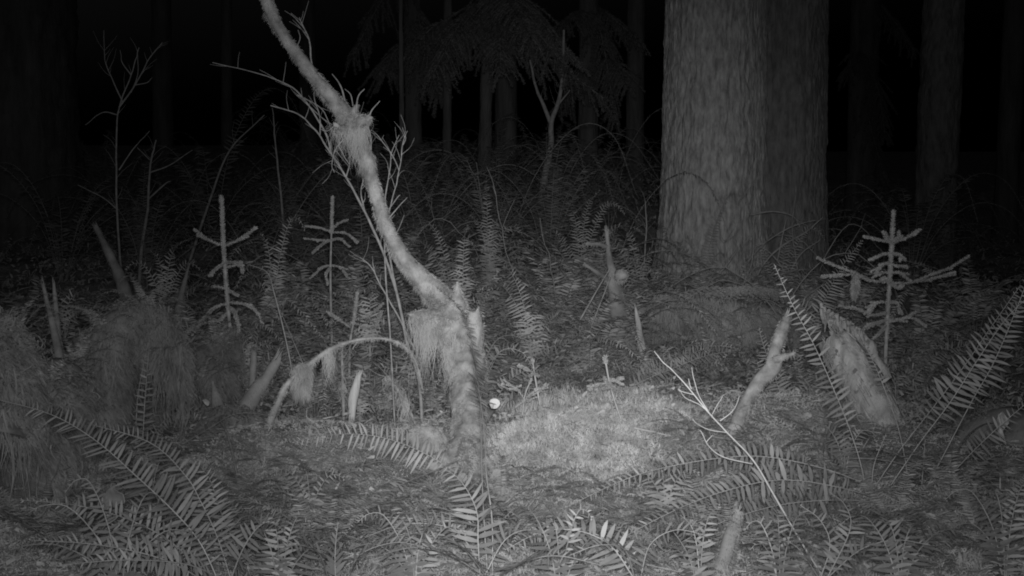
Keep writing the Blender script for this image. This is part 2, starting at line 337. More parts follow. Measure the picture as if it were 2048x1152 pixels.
# ================================================================== BIG CONIFERS
def bark_trunk(parent, px, D, w0, H, seed, lean=(0, 0), mname='bark', rows=520, cols=360, amp=.014, top=.85, zb=None, flare=.22):
    b = onground(px, D); R = w0 / F * D / 2; z = np.concatenate([np.linspace(-.25, 3.3, rows - 40), np.linspace(3.35, H, 40)]); th = np.linspace(0, 2 * math.pi, cols, endpoint=False)
    ZZ, TH = np.meshgrid(z, th, indexing='ij')
    r = R * (1 + (top - 1) * np.clip(ZZ, 0, H) / H + flare * np.exp(-np.clip(ZZ, 0, 9) / .35))
    q = np.stack([np.cos(TH) * R, np.sin(TH) * R, ZZ * .16], -1) + seed
    w_ = vn(np.stack([np.cos(TH) * R * 5, np.sin(TH) * R * 5, ZZ * 1.4], -1) + seed) * .016
    q2 = q + w_[..., None] * np.array((1, 1, 0))
    ridge = np.abs(vn(q2 * 22)) * .8 + np.abs(vn(q2 * np.array((45, 45, 90)))) * .4 + vn(q2 * np.array((80, 80, 110))) * .34 + vn(q2 * np.array((150, 150, 260))) * .2
    big = vn(q * np.array((4, 4, 12))) * .5 + vn(q * np.array((9, 9, 50))) * .4
    r = r + amp * (ridge - .4) + amp * 1.0 * big
    V = np.stack([b[0] + lean[0] * ZZ + r * np.cos(TH), b[1] + lean[1] * ZZ + r * np.sin(TH), b[2] + ZZ], -1)
    i = np.arange(rows - 1)[:, None] * cols; j = np.arange(cols)[None]; k = (j + 1) % cols
    mb = MB(); mb.add(V, np.stack([i + j, i + k, i + cols + k, i + cols + j], -1).reshape(-1, 4))
    mb.add(np.vstack([V[-1], [[b[0] + lean[0] * H, b[1] + lean[1] * H, b[2] + H + .02]]]), [(a, (a + 1) % cols, cols) for a in range(cols)])
    if parent is None: return mb, b
    return mb.build('trunk', mname, parent)
t = thing('conifer_tree', 'massive twin-trunked conifer with furrowed flaking bark, the thickest and brightest trunk', 'tree', onground(1425, 8.8))
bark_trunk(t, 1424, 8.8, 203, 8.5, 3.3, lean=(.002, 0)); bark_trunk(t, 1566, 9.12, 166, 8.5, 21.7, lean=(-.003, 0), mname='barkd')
def simple_tree(label, px, D, w0, H, seed, mname='fbark', lean=(0, 0), amp=.012, **kw):
    mb, b = bark_trunk(None, px, D, w0, H, seed, lean, rows=160, cols=64, amp=amp, **kw)
    t = thing('conifer_tree', label, 'tree', b); mb.build('trunk', mname, t); return t
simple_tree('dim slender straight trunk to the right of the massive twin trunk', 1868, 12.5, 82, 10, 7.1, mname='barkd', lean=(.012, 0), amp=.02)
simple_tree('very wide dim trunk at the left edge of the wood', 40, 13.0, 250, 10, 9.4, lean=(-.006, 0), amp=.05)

# ================================================================== MOSSY LEANING TREE
base = G(932, 905); D0 = 4.42
LT = thing('vine_maple', 'mossy crooked leaning tree with bearded knots, brightest trunk in the middle', 'tree', base)
tr = [(478, -130, 4.2, 23), (518, -40, 4.23, 23), (547, 38, 4.25, 23), (575, 82, 4.26, 22), (604, 124, 4.27, 23), (640, 168, 4.28, 25), (676, 210, 4.3, 32), (704, 250, 4.32, 34), (722, 288, 4.32, 28), (736, 330, 4.33, 26),
      (752, 390, 4.35, 26), (770, 448, 4.36, 27), (800, 508, 4.38, 32), (843, 558, 4.4, 40), (884, 602, 4.42, 54), (912, 650, D0, 74), (930, 705, D0, 76), (938, 765, 4.36, 68), (938, 830, 4.28, 62), (934, 880, 4.2, 64), (932, 920, 4.14, 82), (932, 965, 4.1, 120)]
c, r = path(tr, sub=9); mb = MB(); tube(mb, c, r, 20, 0, rough=.24, rs=40); mb.build('trunk', 'tmoss', LT)
mb = MB(); fuzz(mb, c, r, 30000, .0085, .0012, 0, .5, .5); k = int(len(c) * .30); fuzz(mb, c[k:k + 26], r[k:k + 26], 2600, .017, .0012, 0, .9, .7); k = int(len(c) * .62); fuzz(mb, c[k:], r[k:], 22000, .014, .0015, 0, .9, .6); mb.build('moss', 'tmoss', LT)
def stub(tr, parent, m='tmoss', fz=1500, jag=.01, name='broken_stub', fl=.012):
    c, r = path(tr, sub=7); mb = MB(); tube(mb, c, r, 12, 0, rough=.2, jag=jag)
    if fz: fuzz(mb, c, r, fz, fl, .002, 0, .3, .4)
    return mb.build(name, m, parent)
for rt_ in ([(925, 880, 4.18, 40), (900, 910, 4.12, 34), (868, 935, 4.02, 20)], [(942, 885, 4.18, 40), (966, 915, 4.1, 30), (992, 945, 4.0, 16)], [(934, 890, 4.14, 44), (930, 925, 4.02, 36), (925, 955, 3.9, 18)]):
    stub(rt_, LT, fz=2200, jag=.0, name='root', fl=.011)
stub([(900, 640, D0, 60), (912, 612, 4.36, 46), (914, 590, 4.34, 20), (915, 566, 4.33, 5)], LT, fz=2200)
stub([(945, 720, D0, 46), (948, 670, 4.38, 42), (950, 640, 4.37, 34), (951, 618, 4.36, 20)], LT, 'wood', fz=500)
stub([(700, 250, 4.32, 34), (722, 243, 4.25, 26), (740, 234, 4.2, 9)], LT, fz=900, fl=.010)
stub([(700, 240, 4.32, 30), (708, 222, 4.3, 15), (716, 208, 4.3, 6)], LT, fz=500, fl=.008)
stub([(700, 262, 4.3, 24), (682, 256, 4.26, 14), (671, 250, 4.22, 9)], LT, fz=300, fl=.008)
stub([(905, 660, D0, 70), (868, 640, 4.36, 42), (838, 632, 4.32, 22), (818, 630, 4.3, 8)], LT, fz=4200, fl=.012)
def hang(tr, L, n, parent, spread=.015, m='hmoss', name='hanging_moss', W=.0024):
    c, r = path(tr, sub=8); mb = MB(); strands(mb, c, L, n, W, 0, spread); return mb.build(name, m, parent)
hang([(840, 640, 4.32, 2), (860, 648, 4.33, 2), (900, 662, 4.36, 2)], .13, 560, LT, .016, W=.0015)
hang([(874, 665, 4.35, 2), (895, 700, 4.35, 2), (912, 750, 4.36, 2)], .15, 1100, LT, .016, W=.0015)
hang([(822, 634, 4.3, 2), (850, 646, 4.32, 2)], .16, 130, LT, .010, W=.0015)
hang([(668, 256, 4.26, 2), (700, 258, 4.27, 2), (728, 262, 4.27, 2)], .085, 420, LT, .012, W=.0013)
hang([(676, 225, 4.28, 2), (706, 232, 4.27, 2), (736, 240, 4.25, 2)], .035, 350, LT, .012, W=.0014)
hang([(860, 590, 4.36, 2), (900, 640, 4.36, 2)], .05, 400, LT, .01)
def twigs(parent, lst, m='twig', name='twig', sides=5, sub=6, rough=.1, fine=True):
    rt = random.Random(int(lst[0][0][0] * 7))
    for tr in lst:
        c, r = path(tr, sub=sub); c = c + fbm(c * 22, 2)[:, None] * np.array((.004, .003, .0)) * np.linspace(0, 1, len(c))[:, None]; mb = MB(); tube(mb, c, r, sides, 0, rough=rough, rs=60)
        if fine and len(tr) >= 4:
            T_ = nrm(np.gradient(c, axis=0))
            for q in range(3 + len(tr)):
                k_ = rt.randint(len(c) // 3, len(c) - 2); l_ = rt.uniform(.02, .09) * tr[0][2] / 4.6; d_ = nrm(T_[k_] * .8 + np.array((rt.choice((-1, 1)) * rt.uniform(.4, .9), rt.uniform(-.4, .4), rt.uniform(0, .4))))
                e_ = c[k_] + d_ * l_; m_ = (c[k_] + e_) / 2 + np.array((rt.uniform(-.1, .1), 0, rt.uniform(-.1, .1))) * l_; tube(mb, curve([c[k_], m_, e_], 6), np.linspace(min(r[k_] * .6, .0016), .0006, 6), 4, 0)
        mb.build(name, m, parent)
def T2(D, w0, w1, *pts):                 # pixel chain at one distance
    n = len(pts); return [(p[0], p[1], D if len(p) < 3 else p[2], w0 + (w1 - w0) * i / (n - 1)) for i, p in enumerate(pts)]
twigs(LT, [T2(4.28, 4, 2, (632, 160), (622, 120), (620, 85), (608, 55), (600, 35)), T2(4.28, 4, 1.5, (690, 202), (682, 172), (665, 148)),
           T2(4.26, 4, 1.5, (712, 225), (716, 195), (730, 178)), T2(4.22, 4, 1.5, (738, 236), (744, 220), (760, 202)), T2(4.25, 3, 1.5, (735, 250), (742, 275), (740, 300)), T2(4.25, 2.5, 1.2, (706, 212), (702, 190), (690, 178)), T2(4.25, 2.5, 1.2, (668, 252), (655, 262), (640, 258)), T2(4.25, 2.5, 1.2, (690, 275), (670, 300), (662, 330), (668, 345)), T2(4.25, 2.5, 1.2, (676, 290), (690, 315), (700, 330)), T2(4.3, 2.5, 1.2, (775, 440), (800, 410), (815, 395)), T2(4.3, 2.5, 1.2, (590, 100), (600, 80), (598, 60))])
# the sawn end beside it
b = P(989, 807, 4.24); ce = thing('cut_branch', 'small round bright sawn branch end beside the mossy trunk', 'branch', b)
ax = np.array([b, b + np.array((-.01, .10, -.03)), b + np.array((-.04, .22, -.10))]); cc = curve(ax, 12)
mb = MB(); tube(mb, cc, np.full(12, .0165), 18, 0, rough=.1, cap=False); mb.build('stick', 'tmoss', ce)
th = np.linspace(0, 2 * math.pi, 22, endpoint=False); ring = np.stack([b[0] + .0168 * np.cos(th) * (1 + .07 * np.sin(3 * th + 1)), b[1] + 0 * th - .001, b[2] + .0175 * np.sin(th) * (1 + .05 * np.cos(2 * th))], -1)
mb = MB(); mb.add(np.vstack([[b + np.array((0, -.003, 0))], ring, ring + np.array((0, .006, 0))]), [(0, (a + 1) % 22 + 1, a + 1) for a in range(22)])
mb.f.append((np.array([(a + 1, (a + 1) % 22 + 1, (a + 1) % 22 + 23, a + 23) for a in range(22)]), 0)); mb.build('cut_face', 'cut', ce, smooth=False)

# ================================================================== BARE SHRUBS
sh = thing('bare_shrub', 'leafless twiggy shrub arching behind the mossy leaning tree', 'shrub', onground(842, 4.7))
D = 4.62
twigs(sh, [T2(D, 7.9, 2.2, (846, 890, 4.7), (838, 760), (815, 690), (797, 600), (768, 510), (730, 425), (692, 355), (663, 308), (632, 262), (595, 228), (540, 211)),
           T2(D, 4.6, 1.4, (663, 308), (652, 268), (620, 215), (585, 175), (520, 148), (425, 125)), T2(D, 3.3, 1.1, (640, 270), (640, 235), (628, 195), (630, 160)),
           T2(D, 5.3, 1.5, (797, 600), (784, 540), (772, 470), (748, 405), (735, 375), (726, 300), (712, 240)), T2(D, 3.3, 1.2, (730, 425), (722, 380), (735, 340), (742, 300)),
           T2(D, 3.3, 1.2, (692, 355), (700, 320), (690, 280), (680, 262)), T2(D, 4.6, 1.5, (830, 700), (795, 630), (762, 572), (740, 530), (722, 515)), T2(D, 2.6, 1.1, (762, 572), (748, 540), (746, 512)),
           T2(D, 2.6, 1.1, (595, 190), (640, 215), (660, 250), (668, 290)), T2(D, 2.6, 1.1, (605, 200), (650, 240), (690, 262)), T2(D, 2.0, 1.0, (768, 510), (790, 470), (810, 430))], name='stem')
sh = thing('bare_shrub', 'pair of thin forked bare twigs rising right of the mossy leaning trunk', 'shrub', onground(790, 4.6))
D = 4.5
twigs(sh, [T2(D, 4.0, 1.5, (790, 860, 4.55), (782, 700), (772, 560), (770, 470), (780, 415), (792, 370), (800, 330), (806, 290), (815, 262)), T2(D, 3.3, 1.2, (774, 440), (770, 400), (780, 340), (783, 300), (800, 270)),
           T2(D, 2.6, 1.1, (798, 340), (785, 312), (765, 285), (750, 265)), T2(D, 2.6, 1.1, (778, 418), (795, 395), (800, 390)), T2(D, 2.0, 1.0, (806, 290), (812, 275), (806, 255))], name='stem')
sh = thing('bare_sapling', 'tall thin leafless sapling standing at left in the dark', 'sapling', onground(240, 7.4)); D = 7.2
twigs(sh, [T2(D, 5.9, 1.9, (250, 720), (243, 560), (234, 420), (233, 300), (238, 215), (262, 150), (278, 95)), T2(D, 4.0, 1.5, (238, 215), (270, 170), (300, 115), (325, 85)), T2(D, 3.3, 1.2, (246, 205), (225, 160), (210, 120), (208, 60)),
           T2(D, 3.3, 1.2, (238, 340), (265, 300), (300, 262)), T2(D, 3.3, 1.2, (236, 230), (205, 225), (170, 250)), T2(D, 2.6, 1.0, (262, 150), (245, 125), (240, 100)), T2(D, 2.6, 1.0, (270, 170), (295, 165), (305, 155)),
           T2(D, 3.3, 1.2, (236, 420), (205, 395), (155, 370)), T2(D, 2.6, 1.1, (262, 185), (275, 150), (275, 100))], 'dtwig', name='stem')
sh = thing('bare_sapling', 'short forked leafless sapling just right of the tall thin one', 'sapling', onground(285, 8.2)); D = 8.0
twigs(sh, [T2(D, 9.2, 3.0, (275, 620), (283, 500), (295, 420), (300, 340), (312, 280)), T2(D, 3.3, 1.5, (300, 345), (340, 330), (385, 300)), T2(D, 4.0, 1.5, (295, 400), (330, 368), (342, 362)), T2(D, 2.6, 1.5, (300, 320), (275, 295))], 'dtwig', name='stem')
for lab, pts in (('thin dark leafless stem left of the leaning tree top, bent to the right', [(570, 560), (565, 430), (552, 300), (545, 215)]), ('slanting dim dead branch in the dark between sapling and leaning tree', [(380, 520), (420, 400), (460, 300), (530, 230)])):
    s_ = thing('bare_sapling', lab, 'sapling', onground(pts[0][0], 8.5)); twigs(s_, [T2(8.3, 7, 2, *pts)], 'dtwig', name='stem')

# thicket at the foot of the big tree
D = 7.9
for lab, px, lst in (
    ('leafless thicket of arching twigs against the right trunk foot of the twin tree', 1560, [
        T2(D, 6, 2, (1490, 620), (1520, 540), (1560, 495), (1610, 465), (1645, 435)), T2(D, 5, 2, (1560, 610), (1575, 560), (1600, 510), (1640, 480)), T2(D, 5, 1.8, (1500, 560), (1508, 500), (1530, 485), (1580, 455), (1630, 440)),
        T2(D, 4, 1.6, (1580, 560), (1545, 510), (1500, 480)), T2(D, 4, 1.6, (1555, 520), (1570, 450), (1575, 435)), T2(D, 4, 1.6, (1500, 430), (1545, 423), (1585, 432), (1600, 455))]),
    ('few crossing bare twigs in front of the left trunk foot of the twin tree', 1440, [
        T2(D, 5, 2, (1465, 600), (1455, 550), (1450, 500), (1448, 480)), T2(D, 4, 1.6, (1425, 570), (1395, 520), (1375, 470)), T2(D, 4, 1.6, (1368, 570), (1385, 535), (1395, 500)), T2(D, 5, 2, (1480, 600), (1476, 520), (1470, 480)), T2(D, 9, 3, (1405, 575), (1440, 545), (1475, 500))]),
    ('single thin upright bare stem just left of the twin tree', 1290, [T2(D, 5, 2, (1282, 600), (1288, 530), (1293, 450), (1290, 400))])):
    s_ = thing('bare_shrub', lab, 'shrub', onground(px, D)); twigs(s_, lst, 'dtwig', name='stem')

PLB = {}
for k in range(26):
    rb = random.Random(100 + k); px = rb.uniform(420, 1680); D_ = rb.uniform(5.4, 9.5) if px < 1300 else rb.uniform(6.2, 8.2); b = onground(px, D_); an = rb.uniform(-.5, .5) + (0 if rb.random() < .5 else math.pi); l = rb.uniform(.3, .8); h_ = rb.uniform(.25, .6)
    dr = np.array((math.cos(an), math.sin(an) * .6, 0)); pts = [b, b + dr * l * .15 + (0, 0, h_ * .6), b + dr * l * .5 + (0, 0, h_), b + dr * l * .85 + (0, 0, h_ * .75), b + dr * l + (0, 0, h_ * .45)]
    if rb.random() < .4: pts = [b, b + dr * l * .1 + (rb.uniform(-.04, .04), 0, h_ * .5), b + dr * l * .25 + (0, 0, h_), b + dr * l * .3 + (rb.uniform(-.05, .05), 0, h_ * 1.5)]
    c = curve(pts, 18); c = c + fbm(c * 14, 2)[:, None] * .012; root = thing('bramble_cane', None, 'bramble', b); mb = MB(); tube(mb, c, np.linspace(.0035, .0013, 18), 5, 0); mb.build('cane', 'dtwig', root)
    for q in range(rb.randint(2, 5)):
        j_ = rb.randint(5, 16); e_ = c[j_] + np.array((rb.uniform(-.12, .12), rb.uniform(-.05, .05), rb.uniform(.0, .14))); mb = MB(); tube(mb, curve([c[j_], (c[j_] + e_) / 2 + rb.uniform(-.01, .01), e_], 6), np.linspace(.0018, .0009, 6), 4, 0); mb.build('twig', 'dtwig', root)
    z_ = 'left of the leaning tree' if px < 780 else 'between leaning tree and twin tree' if px < 1300 else 'before the foot of the twin tree'
    PLB.setdefault(('thin bare bramble cane ' + z_, 'bramble canes ' + z_), []).append((px, root))

# thin bare twig plant in front
D = 3.25
sh = thing('bare_twig_plant', 'slender pale leafless forked twig leaning left in the right foreground', 'twig', G(1640, 1120))
twigs(sh, [T2(D, 4.6, 1.9, (1650, 1160, 3.1), (1600, 1080, 3.1), (1545, 985, 3.15), (1510, 925, 3.2), (1455, 865), (1415, 822), (1385, 785), (1350, 745), (1328, 725), (1310, 702)),
           T2(D, 2.6, 1.4, (1420, 828), (1400, 795), (1390, 765), (1383, 735)), T2(D, 2.4, 1.2, (1425, 832), (1400, 810), (1370, 795), (1357, 778)), T2(D, 2.2, 1.2, (1390, 790), (1360, 782), (1355, 778)),
           T2(D, 2.2, 1.2, (1425, 828), (1436, 808), (1445, 793)), T2(D, 2.2, 1.2, (1455, 865), (1420, 860), (1395, 848), (1385, 838)), T2(D, 2.6, 1.3, (1440, 842), (1465, 822), (1480, 792)), T2(D, 2.4, 1.3, (1383, 778), (1380, 770), (1378, 757)),
           T2(D, 2.6, 1.2, (1505, 928), (1450, 915), (1420, 895), (1405, 868), (1398, 860)), T2(D, 2.4, 1.3, (1412, 885), (1425, 870))], 'ptwig', 'stem', fine=False)

# ================================================================== MOSSY POLES, SNAGS, LOGS
def pole(name, label, cat, tr, m='tmoss', fz=3000, fl=.014, jag=.015, rough=.26, base=None, sides=16, extra=(), mm=None, st=.5):
    if name in ('broken_snag', 'mossy_stick') and m == 'tmoss': m = 'lmoss'
    b = P(*tr[0][:3]) if base is None else base; root = thing(name, label, cat, b)
    c, r = path(tr, sub=10); mb = MB(); tube(mb, c, r, sides, 0, rough=rough, rs=34, jag=jag, stretch=st); e_ = -1 if r[-1] < r[0] else 0; T_ = nrm(c[-1] - c[-3])
    if jag and r[-1] > .003:
        for q in range(9):
            o_ = RNG.normal(size=3); o_ = nrm(o_ - T_ * (o_ @ T_)) * r[-1] * random.uniform(.3, .95); b_ = c[-1] + o_ - T_ * r[-1]; h_ = r[-1] * random.uniform(1.2, 3.4); tube(mb, np.array([b_, b_ + T_ * h_ * .6, b_ + T_ * h_ + o_ * .2]), np.array([.34, .22, .04]) * r[-1], 4, 0)
    mb.build('stem', m, root)
    if fz: mb = MB(); fuzz(mb, c, r, fz, fl, .0016, 0, .35, .4); mb.build('moss', mm or m, root)
    for e in extra: stub(e, root, m, fz=250, jag=.004, name='side_stub', fl=.008)
    return root
pole('mossy_pole', 'crooked mossy dead pole curving up right of the central mound', 'dead pole', [(1430, 925, 4.4, 24), (1448, 890, 4.4, 24), (1470, 850, 4.4, 27), (1495, 800, 4.42, 26), (1522, 762, 4.44, 27), (1545, 735, 4.45, 32), (1553, 695, 4.46, 27), (1565, 660, 4.47, 23), (1576, 630, 4.48, 15)],
     extra=[[(1548, 720, 4.43, 18), (1570, 712, 4.4, 10), (1590, 707, 4.38, 7)], [(1495, 815, 4.4, 12), (1480, 820, 4.38, 6)]], fl=.007, sides=18, rough=.26)
pole('mossy_stick', 'short mossy stick standing in the ferns at bottom right of centre', 'stick', [(1440, 1140, 3.05, 34), (1452, 1110, 3.05, 30), (1462, 1075, 3.07, 26), (1470, 1045, 3.1, 24), (1478, 1020, 3.1, 14)], fz=1800, fl=.008)
pole('broken_snag', 'thin pointed dead snag left of the twin tree, above the mossy mound', 'snag', [(1297, 800, 5.6, 40), (1292, 740, 5.6, 26), (1283, 690, 5.6, 16), (1276, 645, 5.6, 11), (1270, 610, 5.6, 3)], 'wood', fz=500, rough=.1)
pole('broken_snag', 'pale splintered upright stick below the moss bearded branch', 'snag', [(703, 870, 4.5, 12), (705, 810, 4.5, 17), (711, 775, 4.5, 16), (718, 748, 4.5, 10)], 'pale', fz=0, rough=.22, jag=.008)
pole('broken_snag', 'stout slanting broken branch stump left of the moss bearded branch', 'snag', [(480, 830, 4.5, 42), (500, 800, 4.5, 34), (530, 760, 4.5, 26), (555, 718, 4.5, 20)], fz=1200, fl=.009, jag=.02)
pole('broken_snag', 'upright short stub just left of the stout slanting stump', 'snag', [(502, 820, 4.7, 17), (505, 760, 4.7, 15), (508, 705, 4.7, 12)], fz=500, fl=.007)
pole('broken_snag', 'small pointed stub lowest in the left cluster of stumps', 'snag', [(440, 840, 4.6, 40), (432, 800, 4.6, 24), (426, 765, 4.6, 6)], fz=700, fl=.01)
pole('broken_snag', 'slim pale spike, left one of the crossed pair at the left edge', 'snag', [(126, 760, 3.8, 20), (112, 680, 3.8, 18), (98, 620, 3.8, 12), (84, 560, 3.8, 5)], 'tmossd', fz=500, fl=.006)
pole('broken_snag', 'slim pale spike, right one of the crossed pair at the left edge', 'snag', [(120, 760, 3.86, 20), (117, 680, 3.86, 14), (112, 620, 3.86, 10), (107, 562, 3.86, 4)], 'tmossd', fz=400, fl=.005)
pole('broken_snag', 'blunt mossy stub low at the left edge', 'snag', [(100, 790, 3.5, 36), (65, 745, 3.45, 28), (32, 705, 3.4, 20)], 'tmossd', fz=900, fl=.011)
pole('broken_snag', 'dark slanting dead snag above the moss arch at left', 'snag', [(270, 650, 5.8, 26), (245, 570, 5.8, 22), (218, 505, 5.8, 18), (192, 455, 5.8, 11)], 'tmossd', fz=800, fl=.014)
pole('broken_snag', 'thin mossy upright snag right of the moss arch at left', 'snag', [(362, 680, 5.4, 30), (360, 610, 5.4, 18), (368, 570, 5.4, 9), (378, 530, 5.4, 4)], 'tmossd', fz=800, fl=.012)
SN = pole('broken_snag', 'forked mossy snag with two side twigs and a moss knob, centre background', 'snag', [(1256, 720, 6.2, 46), (1245, 650, 6.2, 40), (1232, 590, 6.2, 32), (1223, 545, 6.2, 20), (1217, 505, 6.2, 10), (1213, 458, 6.2, 8)], fz=2600, fl=.016,
          extra=[[(1214, 493, 6.2, 9), (1196, 488, 6.15, 7), (1174, 488, 6.1, 6)], [(1222, 562, 6.2, 13), (1195, 545, 6.1, 9), (1168, 528, 6.05, 7)]], mm='lmoss')
c, r = path([(1232, 555, 6.15, 16), (1246, 550, 6.1, 24), (1256, 548, 6.1, 6)]); mb = MB(); tube(mb, c, r, 10, 0, rough=.3); fuzz(mb, c, r, 700, .012, .002, 0); mb.build('moss_knob', 'tmoss', SN)
# leaning broken log at right
LG = thing('broken_log', 'thick leaning broken log with pale weathered face, right of the crooked pole', 'log', G(1760, 850))
c, r = path([(1790, 890, 4.55, 82), (1765, 845, 4.6, 82), (1735, 790, 4.66, 84), (1708, 742, 4.72, 82), (1684, 704, 4.76, 76), (1668, 682, 4.79, 62)], sub=12)
mb = MB(); tube(mb, c, r, 40, 0, rough=.13, rs=60, jag=.03, stretch=.12); T_, N_, B_ = frames(c)
for q in range(70):
    i0 = random.randint(8, len(c) - 12); ln_ = random.randint(5, 14); i1 = min(len(c) - 1, i0 + ln_); th_ = random.uniform(-2.0, 2.0); cc_ = np.array([c[k_] + (N_[k_] * math.cos(th_) + B_[k_] * math.sin(th_)) * r[k_] * random.uniform(.99, 1.04) for k_ in range(i0, i1, 2)])
    if len(cc_) > 2: tube(mb, cc_, np.linspace(.004, .0015, len(cc_)) * random.uniform(.6, 1.4), 5, 0, rough=.3)
for q in range(16):
    th_ = random.uniform(0, 6.28); b_ = c[-2] + (N_[-1] * math.cos(th_) + B_[-1] * math.sin(th_)) * r[-1] * random.uniform(.4, .95); tube(mb, np.array([b_, b_ + T_[-1] * random.uniform(.01, .02), b_ + T_[-1] * random.uniform(.03, .06)]), np.array([.008, .005, .001]), 5, 0)
mb.build('log', 'wood', LG)
mb = MB(); fuzz(mb, c[:16], r[:16], 7000, .014, .0016, 0, .4, .4); mb.build('moss', 'tmoss', LG)
BT = thing('broken_wood', 'jagged splintered slab of broken wood behind the leaning log top', 'wood', P(1700, 690, 5.05))
mb = MB()
for q in range(34):
    u = q / 33; x0 = 1640 + 85 * u + random.uniform(-3, 3); y0 = 614 + 52 * u + random.uniform(-6, 5); ln = random.uniform(24, 46) if q < 7 else random.uniform(16, 42)
    c, r = path([(x0, y0, 5.0 + random.uniform(-.03, .03), 9), (x0 + 2, y0 + ln * .5, 5.0, 8), (x0 + random.uniform(0, 9), y0 + ln, 4.98, 2)], sub=3); tube(mb, c, r, 5, 0, rough=.3)
c, r = path([(1645, 625, 5.03, 16), (1690, 650, 5.03, 26), (1735, 690, 5.03, 26), (1775, 760, 5.0, 24)], sub=8); tube(mb, c, r, 10, 0, rough=.3); mb.build('splinters', 'wood', BT)
# mossy fallen log below big tree
FL = thing('fallen_log', 'moss smothered fallen log lying at the foot of the twin tree', 'log', onground(1400, 6.9))
c, r = path([(1318, 612, 6.7, 44), (1355, 632, 6.75, 78), (1410, 628, 6.8, 60), (1470, 650, 6.9, 84), (1530, 644, 6.95, 56), (1600, 662, 7.0, 66), (1690, 672, 7.1, 36)], sub=10)
mb = MB(); tube(mb, c, r, 22, 0, rough=.45, rs=14); mb.build('log', 'lmoss', FL)
mb = MB(); fuzz(mb, c, r * 1.1, 15000, .05, .0034, 0, .6, .7); mb.build('moss', 'lmoss', FL)
hang([(1325, 605, 6.6, 2), (1380, 605, 6.6, 2), (1480, 620, 6.7, 2)], .17, 1300, FL, .05, 'lmoss', W=.004)
FB = thing('fallen_bough', 'flattened conifer bough lying over the moss smothered log', 'bough', P(1310, 600, 6.5))
for (x0, y0, x1, y1) in ((1312, 602, 1480, 575), (1312, 602, 1450, 620), (1480, 575, 1590, 600), (1400, 590, 1560, 580), (1330, 605, 1400, 665), (1380, 600, 1440, 655)):
    a_ = P(x0, y0, 6.5); e_ = P(x1, y1, 6.4); c = curve([a_, (a_ + e_) / 2 + np.array((0, 0, .025)), e_], 16); mb = MB(); needled(mb, c, 900, .012, .002, flat=.3, rad_=.003)
    for j in range(2, 16):
        for s_ in (-1, 1):
            d_ = nrm(c[min(j + 1, 15)] - c[j - 1]); e2 = c[j] + (d_ * .7 + np.array((0, s_ * .5, -.45)) ) * random.uniform(.03, .12); needled(mb, curve([c[j], e2], 4), 1100, .012, .002, flat=.2, rad_=.001)
    mb.build('branch', ['fernd', 'dtwig'], FB)
pole('fallen_branch', 'long low mossy branch slanting left from the fallen log', 'branch', [(1085, 690, 6.0, 4), (1140, 662, 6.1, 7), (1200, 642, 6.2, 8), (1260, 628, 6.3, 9), (1330, 606, 6.4, 12)], 'tmossd', fz=1300, fl=.010)
# moss-bearded arching branch at left of the leaning tree
AB = pole('arching_branch', 'arching bare branch hung with moss beards, left of the leaning tree', 'branch', [(505, 960, 4.15, 10), (520, 900, 4.15, 13), (545, 835, 4.17, 15), (575, 768, 4.2, 9), (618, 730, 4.22, 9), (660, 700, 4.25, 9), (705, 682, 4.28, 6), (760, 677, 4.3, 5), (805, 690, 4.33, 5), (832, 725, 4.36, 4), (846, 785, 4.36, 4)], fz=3600, fl=.007)
hang([(590, 738, 4.22, 2), (605, 732, 4.22, 2), (618, 730, 4.22, 2)], .13, 480, AB, .010, W=.0014)
hang([(650, 706, 4.24, 2), (663, 700, 4.25, 2)], .085, 170, AB, .006, W=.0014)
hang([(680, 690, 4.26, 2), (760, 678, 4.3, 2), (815, 700, 4.34, 2)], .03, 110, AB, .004, W=.0013)
mb = MB(); c, r = path([(604, 728, 4.22, 26), (605, 760, 4.22, 44), (605, 790, 4.22, 20)], sub=6); fuzz(mb, c, r * .75, 4200, .018, .0014, 0, 1.0, .9); mb.build('moss_ball', 'hmoss', AB)
# hanging moss tassels further right
for lab, tr_, L in (('dangling moss tassel on a thin twig between bearded branch and leaning trunk', T2(4.6, 5, 4, (835, 860), (815, 810), (790, 770), (778, 752)), .11), ('slim upright twig furred with moss beside the pale splintered stick', T2(4.7, 8, 5, (688, 860), (686, 780), (684, 720), (682, 690)), .05)):
    R_ = thing('mossy_twig', lab, 'twig', P(*tr_[0][:3])); twigs(R_, [tr_], 'twig', name='stem'); hang([q for q in tr_[1:]], L, 420, R_, .012, 'tmoss')
# mossy arch and humps on the left
def hump(label, tr, n, L=.03, m='tmossd', hg=0.12, hn=1500, name='mossy_mound', cat='mossy mound'):
    R_ = thing(name, label, cat, P(tr[0][0], tr[0][1], tr[0][2])); c, r = path(tr, sub=14); q_ = np.clip((np.linspace(0, 1, len(c)) - .72) / .28, 0, .995); r = r * np.sqrt(1 - q_ ** 2); mb = MB(); tube(mb, c, r * .96, 24, 0, rough=.22, rs=12); mb.build('core', m, R_)
    mb = MB(); fuzz(mb, c, r, n, L, .003, 0, .8, .7); mb.build('moss', m, R_)
    if hn:
        mb = MB(); T_, N_, B_ = frames(c); th = RNG.random(900) * 6.28; i_ = RNG.integers(0, len(c), 900)
        a_ = c[i_] + (N_[i_] * np.cos(th)[:, None] + B_[i_] * np.sin(th)[:, None]) * r[i_][:, None]; strands(mb, a_, hg, hn, .004, 0, .02); mb.build('hanging_moss', m, R_)
    return R_
hump('shaggy moss arch bent over a dark hollow at left', [(190, 850, 4.0, 80), (205, 760, 4.05, 84), (222, 700, 4.1, 84), (250, 648, 4.15, 74), (290, 632, 4.2, 66), (328, 668, 4.2, 62), (352, 730, 4.2, 50), (365, 790, 4.2, 44)], 16000, hg=.13, hn=2600)
